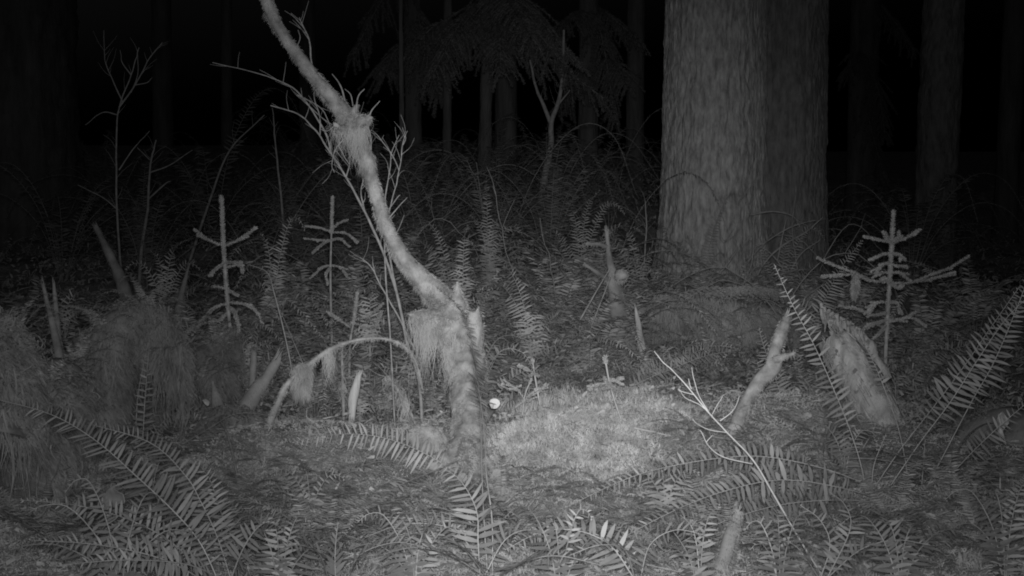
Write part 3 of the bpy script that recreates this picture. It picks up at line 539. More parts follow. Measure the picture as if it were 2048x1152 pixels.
hump('large shaggy mossy stump cut by the left edge of the picture', [(-60, 900, 3.3, 260), (-50, 800, 3.35, 250), (-40, 700, 3.4, 190), (-30, 620, 3.45, 90)], 20000, hg=.16, hn=2600)
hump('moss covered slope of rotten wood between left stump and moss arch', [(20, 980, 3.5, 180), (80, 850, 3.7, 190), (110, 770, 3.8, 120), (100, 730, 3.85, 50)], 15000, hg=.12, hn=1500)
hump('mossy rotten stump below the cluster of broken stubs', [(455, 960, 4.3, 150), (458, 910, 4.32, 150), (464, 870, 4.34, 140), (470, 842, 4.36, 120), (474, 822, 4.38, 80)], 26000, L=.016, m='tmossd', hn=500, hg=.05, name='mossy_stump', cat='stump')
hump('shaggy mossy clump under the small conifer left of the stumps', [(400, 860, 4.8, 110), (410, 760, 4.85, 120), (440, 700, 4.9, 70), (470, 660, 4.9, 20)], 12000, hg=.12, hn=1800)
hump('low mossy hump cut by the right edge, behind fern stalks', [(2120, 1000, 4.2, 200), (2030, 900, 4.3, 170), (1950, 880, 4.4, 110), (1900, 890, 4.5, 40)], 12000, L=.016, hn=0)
pts_ = np.array([G(px, 935) + (0, 0, .03) for px in range(1050, 1090, 4)]); mb = MB(); strands(mb, pts_, .085, 320, .002, 0, .014)
tag(mb.build('moss_fringe', 'hmoss', None, pts_[6]), 'fringe of moss dangling from the front lip of the bright mound', 'moss fringe', kind='stuff')

# ================================================================== SEEDLING CONIFERS
D = 4.9
seedling('taller young conifer with bare cross shaped top, at left of centre', onground(470, D), [(472, 830, D, 8), (462, 680, D, 8), (455, 600, D, 7), (447, 490, D, 6), (443, 395, D, 5)],
    [[(447, 492, D), (418, 480, D), (390, 460, D - .05)], [(447, 492, D), (480, 478, D), (510, 456, D - .05)], [(452, 525, D), (435, 535, D - .05), (420, 551, D - .1)], [(452, 525, D), (475, 526, D - .08), (487, 540, D - .15)],
     [(454, 535, D), (470, 530, D), (480, 524, D + .1)], [(456, 576, D), (430, 573, D)], [(457, 580, D), (475, 590, D - .1)], [(459, 605, D), (430, 615, D), (405, 640, D - .1), (395, 655, D - .1)], [(459, 605, D), (490, 608, D), (512, 622, D), (525, 645, D)],
     [(459, 615, D), (470, 625, D - .2), (478, 650, D - .25)], [(460, 620, D), (440, 640, D + .2), (425, 640, D + .3)]], top_needles=.62, L=.011)
D = 6.0
seedling('slimmer young conifer with drooping arms, nearer the leaning tree', onground(665, D), [(665, 780, D, 6), (664, 690, D, 6), (661, 560, D, 5), (663, 462, D, 4), (665, 395, D, 4)],
    [[(662, 464, D), (640, 456, D), (612, 452, D)], [(662, 464, D), (676, 448, D), (694, 440, D)], [(662, 464, D), (690, 466, D), (706, 476, D)], [(661, 480, D), (640, 480, D), (610, 477, D)], [(661, 480, D), (680, 478, D - .1), (698, 492, D - .1)],
     [(661, 480, D), (645, 488, D - .1), (628, 503, D - .2)], [(661, 530, D), (645, 535, D), (625, 552, D)], [(661, 530, D), (680, 535, D), (698, 556, D)], [(661, 535, D), (652, 548, D - .2), (655, 565, D - .2)]], L=.0105, top_needles=.3)
D = 5.3
seedling('young conifer with wide spreading whorl, at right above the broken log', onground(1770, D), [(1768, 800, D, 9), (1772, 690, D, 8), (1777, 600, D, 7), (1783, 500, D, 6), (1787, 424, D, 5)],
    [[(1785, 485, D), (1760, 480, D), (1730, 473, D)], [(1785, 485, D), (1812, 475, D), (1836, 460, D)], [(1785, 487, D), (1776, 478, D - .1), (1771, 466, D - .15)], [(1785, 487, D), (1795, 478, D - .1), (1798, 464, D - .15)],
     [(1783, 508, D), (1765, 508, D), (1745, 518, D)], [(1782, 525, D), (1768, 528, D - .05), (1756, 537, D - .05)], [(1782, 530, D), (1798, 532, D), (1812, 532, D)], [(1781, 545, D), (1798, 545, D), (1808, 552, D)], [(1781, 545, D), (1765, 545, D), (1760, 548, D)],
     [(1783, 506, D), (1800, 510, D - .1), (1800, 520, D - .1)],
     [(1780, 563, D), (1745, 562, D), (1710, 545, D - .05), (1675, 533, D - .05), (1636, 516, D - .1)], [(1712, 548, D - .05), (1680, 550, D - .05), (1650, 552, D - .05)], [(1780, 565, D), (1820, 565, D), (1865, 548, D), (1900, 535, D), (1936, 513, D)],
     [(1830, 563, D), (1870, 556, D - .1), (1908, 545, D - .1)], [(1780, 565, D), (1770, 556, D - .2), (1762, 560, D - .3)], [(1780, 565, D), (1795, 575, D - .2), (1805, 572, D - .3)],
     [(1777, 605, D), (1755, 605, D), (1738, 622, D)], [(1777, 605, D), (1792, 605, D - .1), (1800, 622, D - .15)], [(1776, 625, D), (1745, 630, D - .1), (1715, 618, D - .1), (1680, 612, D - .1)],
     [(1775, 640, D), (1805, 638, D), (1830, 625, D)], [(1775, 645, D), (1820, 635, D), (1850, 650, D)], [(1775, 640, D), (1740, 650, D - .2), (1720, 665, D - .25)], [(1774, 650, D), (1755, 670, D - .1), (1742, 680, D - .1)]], L=.012, top_needles=.75, nm='needle')
b = P(1710, 565, 5.2); R_ = thing('dead_sprig', 'furry drooping dead sprig hanging from the spreading young conifer at right', 'sprig', b); mb = MB(); c, r = path([(1712, 545, 5.2, 3), (1710, 570, 5.2, 12), (1709, 600, 5.2, 4)]); tube(mb, c, r * .4, 6, 0); fuzz(mb, c, r * .6, 900, .014, .002, 0, .4); mb.build('sprig', 'twig', R_)
D = 5.2
seedling('stubby little conifer with two raised arms, above the bearded branch', onground(700, D), [(698, 780, D, 6), (700, 690, D, 6), (708, 640, D, 5), (714, 588, D, 5)],
    [[(704, 640, D), (735, 632, D), (765, 608, D)], [(704, 645, D), (745, 655, D), (762, 628, D)], [(700, 655, D), (680, 640, D), (660, 628, D)]], L=.011, top_needles=.45)
D = 4.45
seedling('tiny pale conifer seedling with a bushy collar on the bright mound', G(1250, 852), [(1250, 858, D, 5), (1232, 810, D, 4), (1218, 760, D, 4), (1210, 716, D, 4)],
    [[(1217, 765, D), (1200, 768, D), (1190, 772, D)], [(1217, 765, D), (1230, 762, D), (1244, 768, D)], [(1217, 765, D), (1215, 772, D - .08), (1208, 778, D - .12)], [(1217, 765, D), (1222, 772, D - .06), (1230, 778, D - .1)], [(1217, 763, D), (1210, 758, D + .1)], [(1217, 765, D), (1224, 758, D + .1)]], L=.012, dens=2600, top_needles=.16, tw='ptwig', nm='ptwig')
D = 4.5
seedling('tiny pale conifer seedling behind the sawn branch end', G(1078, 830), [(1080, 810, D, 4), (1072, 765, D, 4), (1065, 722, D, 4)], [[(1069, 745, D), (1058, 740, D), (1054, 738, D)], [(1069, 745, D), (1060, 752, D - .08)], [(1070, 748, D), (1077, 752, D - .05)]], L=.010, dens=2600, top_needles=.05, tw='ptwig', nm='ptwig')
D = 4.5
seedling('sprawling pale sprig of seedling twigs right of the sawn branch end', G(1040, 830), [(1045, 830, D, 3), (1050, 790, D, 3), (1062, 760, D, 3)], [[(1050, 800, D), (1030, 775, D), (1005, 768, D)], [(1052, 795, D), (1075, 785, D), (1090, 770, D)], [(1048, 810, D), (1060, 790, D - .1), (1078, 778, D - .1)], [(1030, 815, D), (1045, 805, D), (1060, 800, D)], [(1000, 770, D), (1020, 778, D), (1040, 772, D)]], L=.008, dens=1500, top_needles=.2, tw='ptwig', nm='ptwig')

# ================================================================== FERNS (near, frond by frond)
def fern(label, base, fr, group=None, cat='fern'):
    root = thing('sword_fern', label, cat, base, group)
    for f in fr:
        kw = dict(f[2]) if len(f) > 2 else {}; m = kw.pop('m', 'fern'); lb = kw.pop('label', None)
        o = frond(tr3(f[0]), f[1], **kw).build('frond', [m, 'rachisd' if m in ('fernd', 'fernf') else 'rachis'], root)
    return root
A = lambda **k: k
fern('large dim fern sweeping leftwards across the bottom left corner', P(450, 1170, 2.75), [
    ([(440, 1170, 2.8), (400, 1085, 2.8), (345, 1020, 2.82), (270, 950, 2.86), (190, 880, 2.9), (100, 828, 2.95), (-20, 795, 3.0)], .072, A(N=(.1, -.7, .7), stipe=.06, spacing=.0125)),
    ([(465, 1170, 2.9), (435, 1075, 2.95), (400, 1000, 3.0), (370, 950, 3.0), (300, 885, 3.05), (180, 848, 3.1)], .066, A(N=(.2, -.8, .6), stipe=.10, spacing=.0125)),
    ([(480, 1170, 2.85), (470, 1090, 2.95), (440, 1020, 3.05), (420, 960, 3.1), (385, 915, 3.15)], .060, A(N=(.2, -.8, .6), stipe=.1, spacing=.013, m='fernd')),
    ([(430, 1175, 2.75), (350, 1090, 2.8), (260, 1040, 2.8), (150, 1010, 2.8), (40, 1000, 2.8)], .06, A(N=(0, -.7, .7), spacing=.013, m='fernd')),
    ([(430, 1175, 2.7), (330, 1120, 2.6), (200, 1090, 2.55), (60, 1080, 2.5)], .062, A(N=(0, -.5, .85), m='fernd')),
    ([(460, 1170, 2.7), (380, 1130, 2.6), (250, 1120, 2.5), (120, 1130, 2.45)], .06, A(N=(0, -.5, .85), m='fernd')),
    ([(455, 1175, 2.75), (490, 1090, 2.7), (530, 1045, 2.68), (570, 1060, 2.62)], .055, A(N=(0, -.6, .8)))])
fern('arched pale fern frond lying along the moss left of the leaning trunk', G(900, 945), [
    ([(915, 948, 3.95), (870, 918, 3.95), (820, 893, 3.96), (760, 874, 3.97), (700, 868, 3.98), (640, 872, 4.0), (570, 888, 4.02)], .070, A(N=(0, -1, .12), stipe=.06, m='fernm', spacing=.0155, pw=.010, skew=.1))])
fern('central fern with two tall fronds climbing in front of the mossy trunk', P(975, 1150, 2.95), [
    ([(985, 1150, 2.95), (984, 1040, 3.0), (973, 950, 3.1), (968, 860, 3.3), (958, 780, 3.5), (946, 700, 3.8), (932, 640, 4.0), (905, 600, 4.15), (872, 572, 4.2)], .050, A(N=(.5, -.8, .3), stipe=.40, spacing=.017, pw=.010, m='fern')),
    ([(975, 1150, 2.95), (968, 1040, 3.05), (964, 950, 3.2), (962, 860, 3.4), (962, 790, 3.6), (978, 735, 3.75), (1005, 700, 3.85), (1045, 705, 3.9), (1070, 745, 3.85)], .050, A(N=(0, -.7, .7), stipe=.52, spacing=.017, m='fern')),
    ([(960, 1150, 2.9), (956, 1080, 2.9), (955, 1030, 2.93), (940, 990, 2.96), (915, 955, 3.0), (880, 932, 3.05)], .075, A(N=(-.2, -.85, .5), stipe=.12, spacing=.016, pw=.012, m='fernl')),
    ([(970, 1150, 2.9), (935, 1105, 2.8), (905, 1085, 2.72), (870, 1080, 2.65)], .05, A(N=(0, -.5, .9), stipe=.05, m='fernl')),
    ([(970, 1150, 2.9), (1010, 1080, 2.9), (1060, 1060, 2.85), (1130, 1085, 2.8)], .06, A(N=(0, -.5, .9), stipe=.1)),
    ([(965, 1150, 2.9), (900, 1110, 2.8), (830, 1095, 2.7), (760, 1110, 2.6)], .055, A(N=(0, -.5, .9), stipe=.1)),
    ([(968, 1150, 2.95), (930, 1080, 3.0), (880, 1050, 3.02), (800, 1050, 3.0), (730, 1075, 2.95)], .05, A(N=(0, -.5, .9), stipe=.1)),
    ([(1000, 1150, 2.95), (1060, 1120, 2.7), (1120, 1112, 2.62), (1200, 1130, 2.55)], .055, A(N=(0, -.5, .9), stipe=.1))])
fern('frond standing in for the fern shadow across the moss below the arched pale frond', P(905, 925, 3.7), [  # cast shadow of the fronds on the moss, modelled as a drooping frond
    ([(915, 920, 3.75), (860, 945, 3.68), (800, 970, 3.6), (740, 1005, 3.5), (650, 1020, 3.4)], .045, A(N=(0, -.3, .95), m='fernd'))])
RB = P(1800, 1000, 3.65)
fern('large fern at right whose stiff fronds fan up beside the broken log', RB, [
    ([(1732, 985, 3.6), (1722, 930, 3.6), (1700, 860, 3.6), (1668, 780, 3.58), (1628, 690, 3.55), (1585, 610, 3.52), (1548, 528, 3.5)], .062, A(N=(.1, -.95, .25), stipe=.25, spacing=.0165, m='fern', miss=.05)),
    ([(1818, 1000, 3.65), (1812, 930, 3.7), (1795, 850, 3.75), (1770, 780, 3.8), (1745, 720, 3.85), (1725, 680, 3.9)], .03, A(stipe=.62)),
    ([(1742, 985, 3.6), (1800, 900, 3.65), (1870, 810, 3.7), (1930, 730, 3.7), (1985, 650, 3.7), (2040, 572, 3.7)], .062, A(N=(-.2, -.9, .35), stipe=.35, spacing=.0165)),
    ([(1782, 970, 3.6), (1840, 885, 3.55), (1900, 805, 3.5), (1955, 720, 3.5), (2010, 640, 3.5), (2060, 590, 3.5)], .07, A(N=(-.1, -.9, .35), stipe=.35, spacing=.0165)),
    ([(1848, 985, 3.65), (1895, 895, 3.6), (1945, 800, 3.55), (1990, 720, 3.5), (2040, 600, 3.5), (2070, 520, 3.5)], .06, A(N=(-.1, -.9, .35), stipe=.42)),
    ([(1868, 990, 3.65), (1920, 930, 3.55), (1985, 865, 3.45), (2060, 800, 3.4)], .055, A(stipe=.45)),
    ([(1842, 985, 3.65), (1846, 940, 3.65), (1850, 880, 3.65)], .01, A(stipe=.9)), ([(1743, 985, 3.6), (1748, 930, 3.6), (1772, 868, 3.6)], .01, A(stipe=.9)),
    ([(1790, 1000, 3.6), (1700, 955, 3.55), (1600, 925, 3.5), (1500, 912, 3.45), (1380, 925, 3.4), (1260, 955, 3.35), (1130, 1015, 3.3)], .052, A(N=(0, -.9, .4), stipe=.30, pw=.012, spacing=.0155)),
    ([(1780, 1005, 3.6), (1680, 975, 3.45), (1560, 960, 3.35), (1440, 985, 3.25), (1330, 1030, 3.15), (1220, 1090, 3.05)], .070, A(N=(-.1, -.9, .45), stipe=.18, pw=.014, spacing=.0165, m='fernl')),
    ([(1790, 1010, 3.55), (1690, 1000, 3.4), (1560, 1010, 3.25), (1430, 1050, 3.1), (1320, 1110, 3.0)], .062, A(N=(0, -.85, .5), stipe=.2, pw=.013, spacing=.016)),
    ([(1860, 1000, 3.55), (1930, 1000, 3.45), (2010, 1015, 3.35), (2090, 1050, 3.3)], .05, A(stipe=.3, N=(0, -.4, .9), m='fernd'))])
fern('low fern spreading pale bent leaflets at the bottom right', P(1640, 1160, 2.85), [
    ([(1640, 1160, 2.85), (1660, 1090, 2.85), (1640, 1040, 2.85), (1600, 1010, 2.88)], .05, A(N=(.2, -.6, .8), stipe=.1)),
    ([(1650, 1160, 2.85), (1720, 1100, 2.8), (1790, 1080, 2.75), (1860, 1090, 2.7)], .05, A(N=(0, -.5, .9), stipe=.1)),
    ([(1640, 1160, 2.85), (1600, 1100, 2.8), (1560, 1080, 2.75), (1510, 1090, 2.7)], .05, A(N=(0, -.5, .9), stipe=.1)),
    ([(1650, 1165, 2.8), (1700, 1060, 2.85), (1690, 1010, 2.9), (1660, 985, 2.95)], .05, A(N=(0, -.6, .8), stipe=.1, m='fernl'))])
fern('fern with broad curved leaflets at the bottom centre', P(1260, 1160, 2.8), [
    ([(1270, 1160, 2.8), (1220, 1090, 2.82), (1150, 1060, 2.85), (1080, 1065, 2.85), (1010, 1100, 2.8)], .068, A(N=(0, -.8, .6), stipe=.05, pw=.012, m='fernl')),
    ([(1280, 1160, 2.8), (1300, 1090, 2.75), (1350, 1060, 2.7), (1410, 1070, 2.65)], .055, A(N=(0, -.6, .8), stipe=.08)),
    ([(1270, 1160, 2.8), (1250, 1100, 2.7), (1200, 1090, 2.6), (1140, 1110, 2.55)], .055, A(N=(0, -.6, .8), stipe=.05))])
fern('arched fern frond pair reaching right from behind the bright mound', G(1262, 815), [
    ([(1262, 815, 4.9), (1262, 780, 4.9), (1290, 760, 4.9), (1350, 735, 4.92), (1410, 712, 4.95), (1475, 700, 5.0)], .058, A(N=(0, -.85, .5), stipe=.06)),
    ([(1262, 815, 5.0), (1280, 765, 5.05), (1320, 730, 5.1), (1380, 706, 5.2), (1440, 695, 5.3)], .055, A(N=(0, -.85, .5), stipe=.1, m='fernd'))])
fern('small fern with level leaflets between crooked pole and broken log', G(1560, 815), [
    ([(1580, 850, 4.9), (1565, 800, 4.9), (1545, 740, 4.9), (1525, 685, 4.9), (1518, 655, 4.9)], .07, A(N=(0, -.95, .3), stipe=.1)), 
    ([(1600, 850, 5.0), (1610, 790, 5.0), (1640, 760, 5.0), (1680, 770, 4.95)], .06, A(m='fernd')), ([(1590, 850, 5.0), (1620, 800, 4.9), (1600, 740, 5.1), (1590, 700, 5.1)], .06, A(m='fernd'))])
fern('soft pale fern frond behind the broken log', onground(1790, 5.6), [
    ([(1750, 830, 5.5), (1780, 780, 5.5), (1820, 740, 5.5), (1865, 705, 5.5)], .055, A(N=(.1, -.9, .4), stipe=.05, spacing=.012)), ([(1790, 830, 5.5), (1850, 790, 5.5), (1900, 760, 5.5), (1960, 770, 5.4)], .06, A(m='fernd')), ([(1780, 830, 5.5), (1860, 720, 5.6), (1960, 690, 5.6), (2050, 720, 5.5)], .06, A(m='fernd'))])
fern('dark fern frond pointing up behind the spreading young conifer', onground(1680, 6.0), [
    ([(1600, 720, 6.0), (1640, 620, 6.0), (1680, 540, 6.0), (1725, 480, 6.0)], .07, A(N=(.1, -.9, .4), m='fernd', stipe=.25)), ([(1610, 730, 6.0), (1620, 640, 6.1), (1580, 600, 6.1), (1510, 590, 6.0)], .07, A(m='fernd'))])
fern('fern arching right over the bright mound, behind the leaning trunk', G(985, 790), [
    ([(975, 840, 4.75), (975, 760, 4.75), (1000, 705, 4.72), (1035, 700, 4.68), (1068, 745, 4.6)], .055, A(N=(-.2, -.8, .5), stipe=.15, m='fern')),
    ([(970, 840, 4.8), (965, 750, 4.8), (985, 690, 4.85), (1020, 670, 4.9), (1075, 690, 4.9)], .055, A(N=(0, -.8, .6), stipe=.1)),
    ([(980, 840, 4.8), (1010, 770, 4.8), (1060, 740, 4.8), (1120, 750, 4.75)], .05, A(m='fernd')), ([(980, 830, 4.8), (1040, 790, 4.7), (1090, 785, 4.65), (1130, 800, 4.6)], .045, A(m='fernd'))])
fern('ferns stems and leaflets inside the dark hollow of the moss arch', onground(290, 4.35), [
    ([(286, 900, 4.1), (288, 830, 4.1), (293, 760, 4.1), (299, 680, 4.1)], .045, A(N=(0, -.95, .3), stipe=.02, spacing=.02)), ([(270, 900, 4.12), (275, 800, 4.12), (285, 740, 4.12), (297, 685, 4.12)], .02, A(stipe=.8)), ([(290, 900, 4.3), (330, 840, 4.3), (380, 820, 4.25), (420, 850, 4.2)], .05, A(m='fernd'))])
fern('thin bare fern stalk leaning left of the slim young conifer', onground(590, 5.2), [
    ([(592, 790, 4.9), (580, 720, 4.9), (565, 650, 4.9), (548, 585, 4.9), (535, 545, 4.95), (500, 530, 5.0)], .03, A(stipe=.68, rr=.0035)), ([(620, 760, 5.0), (590, 690, 5.0), (560, 620, 5.0)], .01, A(stipe=.9))])

def arch(bx, by, tx, ty, D, tD=None, k=1.0):
    dx, dy = tx - bx, ty - by; tD = D - .15 if tD is None else tD
    if abs(dx) < 60: return [(bx, by + 20, D), (bx + .1 * dx, by + .5 * dy, D), (bx + .4 * dx, by + .85 * dy, D), (tx, ty, tD)]
    return [(bx, by + 20, D), (bx + .18 * dx, by + .6 * dy * k, D), (bx + .52 * dx, by + 1.08 * dy * k, (D + tD) / 2), (bx + .8 * dx, by + 1.12 * dy, tD), (tx, ty, tD)]
MIDF = [
    ('fern with upright fronds directly right of the leaning tree bend', 925, 640, 6.2, [(935, 448), (905, 560), (960, 540), (880, 520), (1000, 600)]),
    ('tall upright fern behind the small dark hollow at centre', 975, 600, 7.0, [(972, 362), (1012, 420), (940, 430), (1045, 470), (1055, 540)]),
    ('fern arching over leftwards behind the leaning tree bend', 905, 620, 6.6, [(800, 500), (835, 470), (860, 540), (950, 520)]),
    ('fern with spiky fronds fanning behind the bright mound', 1065, 720, 5.6, [(955, 585), (985, 560), (1010, 650), (1090, 610), (1150, 640), (1180, 690), (1120, 740)]),
    ('fern beneath the right side of the taller young conifer', 500, 780, 5.2, [(430, 660), (545, 680), (590, 720), (470, 650), (400, 700), (560, 640)]),
    ('upright pair of fronds between the two young conifers', 545, 640, 6.2, [(520, 465), (610, 460), (480, 560), (580, 520), (640, 600)]),
    ('fern crouched behind the pale splintered stick', 720, 830, 4.95, [(640, 740), (760, 735), (800, 770), (690, 730), (620, 790), (830, 800)]),
    ('fern spreading left of the thin pointed snag', 1180, 760, 5.6, [(1090, 700), (1260, 700), (1140, 650), (1215, 650), (1075, 745), (1290, 735)]),
    ('fern spreading right of the thin pointed snag', 1340, 760, 5.7, [(1290, 690), (1400, 690), (1450, 730), (1330, 680), (1480, 700)]),
    ('fern between the crooked pole and the thicket', 1520, 800, 5.4, [(1440, 720), (1500, 700), (1590, 740), (1470, 760), (1610, 720)]),
    ('fern arching behind the forked mossy snag', 1160, 600, 7.6, [(1075, 480), (1250, 430), (1130, 400), (1200, 380), (1290, 470), (1040, 520)]),
    ('fern hugging the left foot of the twin tree', 1275, 620, 7.4, [(1190, 500), (1240, 450), (1320, 500), (1350, 560), (1160, 560)]),
    ('fern at the left trunk of the twin tree, one frond shaped as a shadow arc', 1400, 620, 7.9, [(1500, 415), (1330, 500), (1460, 520), (1370, 480)]),  # frond with the highest tip stands in for a fern shadow on the bark
    ('fern arching across the right trunk of the twin tree', 1560, 640, 7.8, [(1650, 480), (1480, 500), (1600, 450), (1690, 540)]),
    ('dim fern behind the moss arch, upper left', 330, 640, 6.3, [(250, 540), (400, 540), (300, 500), (370, 480), (440, 580)]),
    ('dim fern at the left edge behind the crossed spikes', 130, 660, 5.4, [(40, 640), (200, 620), (90, 590), (170, 580), (230, 680)]),
    ('fern between slim conifer and bare shrub stems', 740, 700, 5.6, [(690, 590), (790, 620), (650, 650), (830, 640), (740, 570)]),
    ('fern in the gap between bare shrub and mossy trunk', 820, 780, 5.2, [(770, 690), (860, 700), (740, 740), (890, 740)]),
    ('dim fern low behind the spreading young conifer', 1850, 760, 5.9, [(1780, 680), (1930, 680), (1850, 640), (1980, 730), (1740, 730)])]
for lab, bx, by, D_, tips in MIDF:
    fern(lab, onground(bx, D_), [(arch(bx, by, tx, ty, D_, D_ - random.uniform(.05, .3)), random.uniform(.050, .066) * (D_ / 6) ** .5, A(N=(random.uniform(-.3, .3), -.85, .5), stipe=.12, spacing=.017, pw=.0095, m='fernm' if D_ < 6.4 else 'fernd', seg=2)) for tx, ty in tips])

FG = [('dim fern fanning in the very bottom left corner', 240, 1190, 2.7, [(50, 1030), (130, 985), (330, 1010), (400, 1075), (20, 1100)]), ('fern low between the bottom left fern and the ribbed fern tip', 560, 1190, 2.8, [(470, 1050), (620, 1050), (730, 1085), (530, 1015)]),
      ('fern low between the ribbed fern tip and the central fern', 830, 1190, 2.85, [(715, 1045), (775, 1020), (875, 1040), (935, 1070), (700, 1100)]), ('fern low directly right of the central fern', 1120, 1200, 2.8, [(1010, 1035), (1090, 1010), (1185, 1040), (1260, 1075)]),
      ('fern low left of the short mossy stick', 1400, 1195, 2.8, [(1290, 1070), (1360, 1030), (1440, 1010), (1300, 1100)]), ('fern low between short mossy stick and the pale twig foot', 1560, 1195, 2.8, [(1490, 1060), (1550, 1010), (1620, 1050), (1500, 1100)]),
      ('fern low right of the pale twig foot', 1800, 1190, 2.75, [(1680, 1050), (1745, 1020), (1850, 1035), (1940, 1075), (1690, 1110)]), ('dim fern at the bottom right edge', 2010, 1160, 2.9, [(1890, 1000), (1970, 960), (2070, 990), (1900, 1060)]),
      ('small fern on the moss left of the frond standing in for a shadow', 620, 1040, 3.5, [(540, 950), (600, 925), (690, 960), (530, 990)]), ('small fern at the foot of the bottom left mounds', 300, 1000, 3.4, [(210, 920), (270, 880), (370, 900), (200, 960)]),
      ('small fern under the long leftward fronds of the right fern', 1330, 1030, 3.5, [(1250, 950), (1310, 920), (1400, 950)]), ('small fern between the right fern and the leaning log foot', 1690, 940, 4.0, [(1620, 860), (1680, 850), (1750, 870), (1600, 900)])]
for lab, bx, by, D_, tips in FG:
    far_left = bx < 350
    fern(lab, G(bx, min(by, 1140)), [(arch(bx, by, tx, ty, D_, D_ + random.uniform(-.1, .2)), random.uniform(.042, .056), A(N=(random.uniform(-.4, .4), -.7, .7), stipe=.08, spacing=.0135, pw=.0095, m='fernf' if far_left else random.choice(['fern', 'fernd', 'fernf', 'fernf']), miss=.07)) for tx, ty in tips])

# ferns in the middle distance and beyond: fern clumps made once, copied with their fronds
def clump(nf, L, plen, spacing, seg, up=.9, seed=0, m='fernd', part=True, name='sword_fern', pw=.010):
    rg = np.random.default_rng(seed); root = thing(name, None, 'fern', (0, 0, 0)); mbs = []
    for k in range(nf):
        a = k / nf * 6.283 + rg.uniform(-.3, .3); l = L * rg.uniform(.75, 1.12); u = up * rg.uniform(.5, 1.25); dr = np.array((math.cos(a), math.sin(a), 0))
        pts = [dr * .02, dr * l * .18 + np.array((0, 0, l * .38 * u)), dr * l * .45 + np.array((0, 0, l * .60 * u)), dr * l * .72 + np.array((0, 0, l * .58 * u)), dr * l * .95 + np.array((0, 0, l * .36 * u))]
        f = frond(pts, plen, spacing, pw, N=dr * -.4 + np.array((0, 0, 1.)), stipe=.15, rr=.003, seg=seg, stalk=False, fold=.05)
        if part: f.build('frond', [m, 'rachisd'], root)
        else: mbs.append(f)
    if not part:
        bpy.data.objects.remove(root); al = MB()
        for f in mbs:
            o = al.n
            al.v += f.v; al.f += [(q + o, mi) for q, mi in f.f]; al.n += f.n
        root = al.build(name, [m, 'rachisd']); root['category'] = 'fern'
    return root
near = [clump(11, .62, .055, .015, 2, seed=s, m=m_, pw=.012) for s, m_ in ((1, 'fernm'), (2, 'fernm'), (3, 'fernd'))]
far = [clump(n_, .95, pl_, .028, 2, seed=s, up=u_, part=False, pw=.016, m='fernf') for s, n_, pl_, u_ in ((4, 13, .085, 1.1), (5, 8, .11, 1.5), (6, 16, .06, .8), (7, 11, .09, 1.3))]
used = {}; PL = {}
def zone(px, D):
    a = 'behind the moss arch at left' if px < 420 else 'behind the two young conifers at left' if px < 700 else 'behind the leaning mossy trunk' if px < 960 else 'in the middle, behind the bright mound' if px < 1180 else 'left of the twin tree' if px < 1320 else 'in front of the twin tree' if px < 1660 else 'right of the twin tree'
    b = 'nearer' if D < 8 else 'mid-distance' if D < 12 else 'far dim' if D < 16 else 'farthest faint'
    return '%s sword fern clump %s' % (b, a), 'fern clumps %s, %s' % (a, b)
def place_fern(proto, px, D, s, rz):
    o = proto if proto.name not in used else copy_tree(proto); used[proto.name] = 1
    b = onground(px, D); o.location = b; o.rotation_euler = (random.uniform(-.12, .12), random.uniform(-.12, .12), rz); o.scale = (s,) * 3
    l, g = zone(px, D); PL.setdefault((l, g), []).append((px, o)); return o
rn = random.Random(5)
NEARP = [(1400, 7.3, .9), (1500, 7.5, .8), (1340, 7.4, .8), (1620, 7.5, .9), (1450, 6.6, .7), (980, 6.3, .8), (1090, 6.5, .8), (1170, 7.1, .9), (1250, 6.6, .8), (850, 5.8, .8), (780, 6.2, .8), (680, 5.9, .8), (610, 6.2, .8), (480, 6.1, .8), (380, 6.8, .8), (1760, 6.0, .7), (1060, 5.25, .75), (1130, 5.5, .85), (1200, 5.8, .85), (1270, 5.5, .6), (1010, 5.6, .8), (1340, 5.9, .6), (1430, 6.1, .55), (1540, 5.9, .6), (1600, 5.6, .65), (1680, 5.7, .6), (930, 5.4, .8), (500, 4.95, .5), (620, 4.9, .5), (700, 5.0, .55), (770, 4.75, .45), (400, 5.2, .6), (560, 5.1, .55), (860, 4.9, .45), (1300, 5.1, .45), (1080, 5.0, .42), (1180, 5.05, .42), (1420, 5.5, .5), (1500, 5.6, .5), (1640, 5.3, .55), (1560, 5.2, .5), (320, 5.0, .5), (1240, 5.6, .6), (1160, 6.2, .7), (1900, 5.1, .6), (150, 5.2, .6), (960, 5.3, .5), (560, 5.6, .8), (640, 5.3, .7), (740, 5.5, .75), (780, 5.1, .6), (420, 5.9, .9), (330, 5.6, .8), (1140, 5.7, .7), (1060, 6.1, .8), (1210, 6.1, .7), (1370, 5.7, .45), (1040, 5.5, .55), (1110, 5.2, .5), (1180, 5.4, .5), (1000, 5.9, .6), (1120, 6.7, .9), (1000, 6.8, .9), (880, 6.2, .9), (820, 7.0, 1), (900, 7.6, 1.1),
         (700, 6.8, 1), (600, 7.2, 1), (520, 6.6, .9), (1180, 7.6, 1.0), (1850, 6.2, .8), (1950, 5.6, .8), (240, 6.3, .9), (120, 5.6, .8), (60, 6.5, .9), (1700, 6.9, .8), (1640, 7.6, .55), (1450, 5.2, .4), (860, 5.4, .6), (1960, 7.0, .8)]
for k, (px, D_, s_) in enumerate(NEARP): place_fern(near[k % 3], px, D_, s_ * (1.0 if D_ < 5.2 else 1.3) * (.75 if 1300 < px < 1690 else 1), rn.uniform(0, 6.28))
nfar = 0
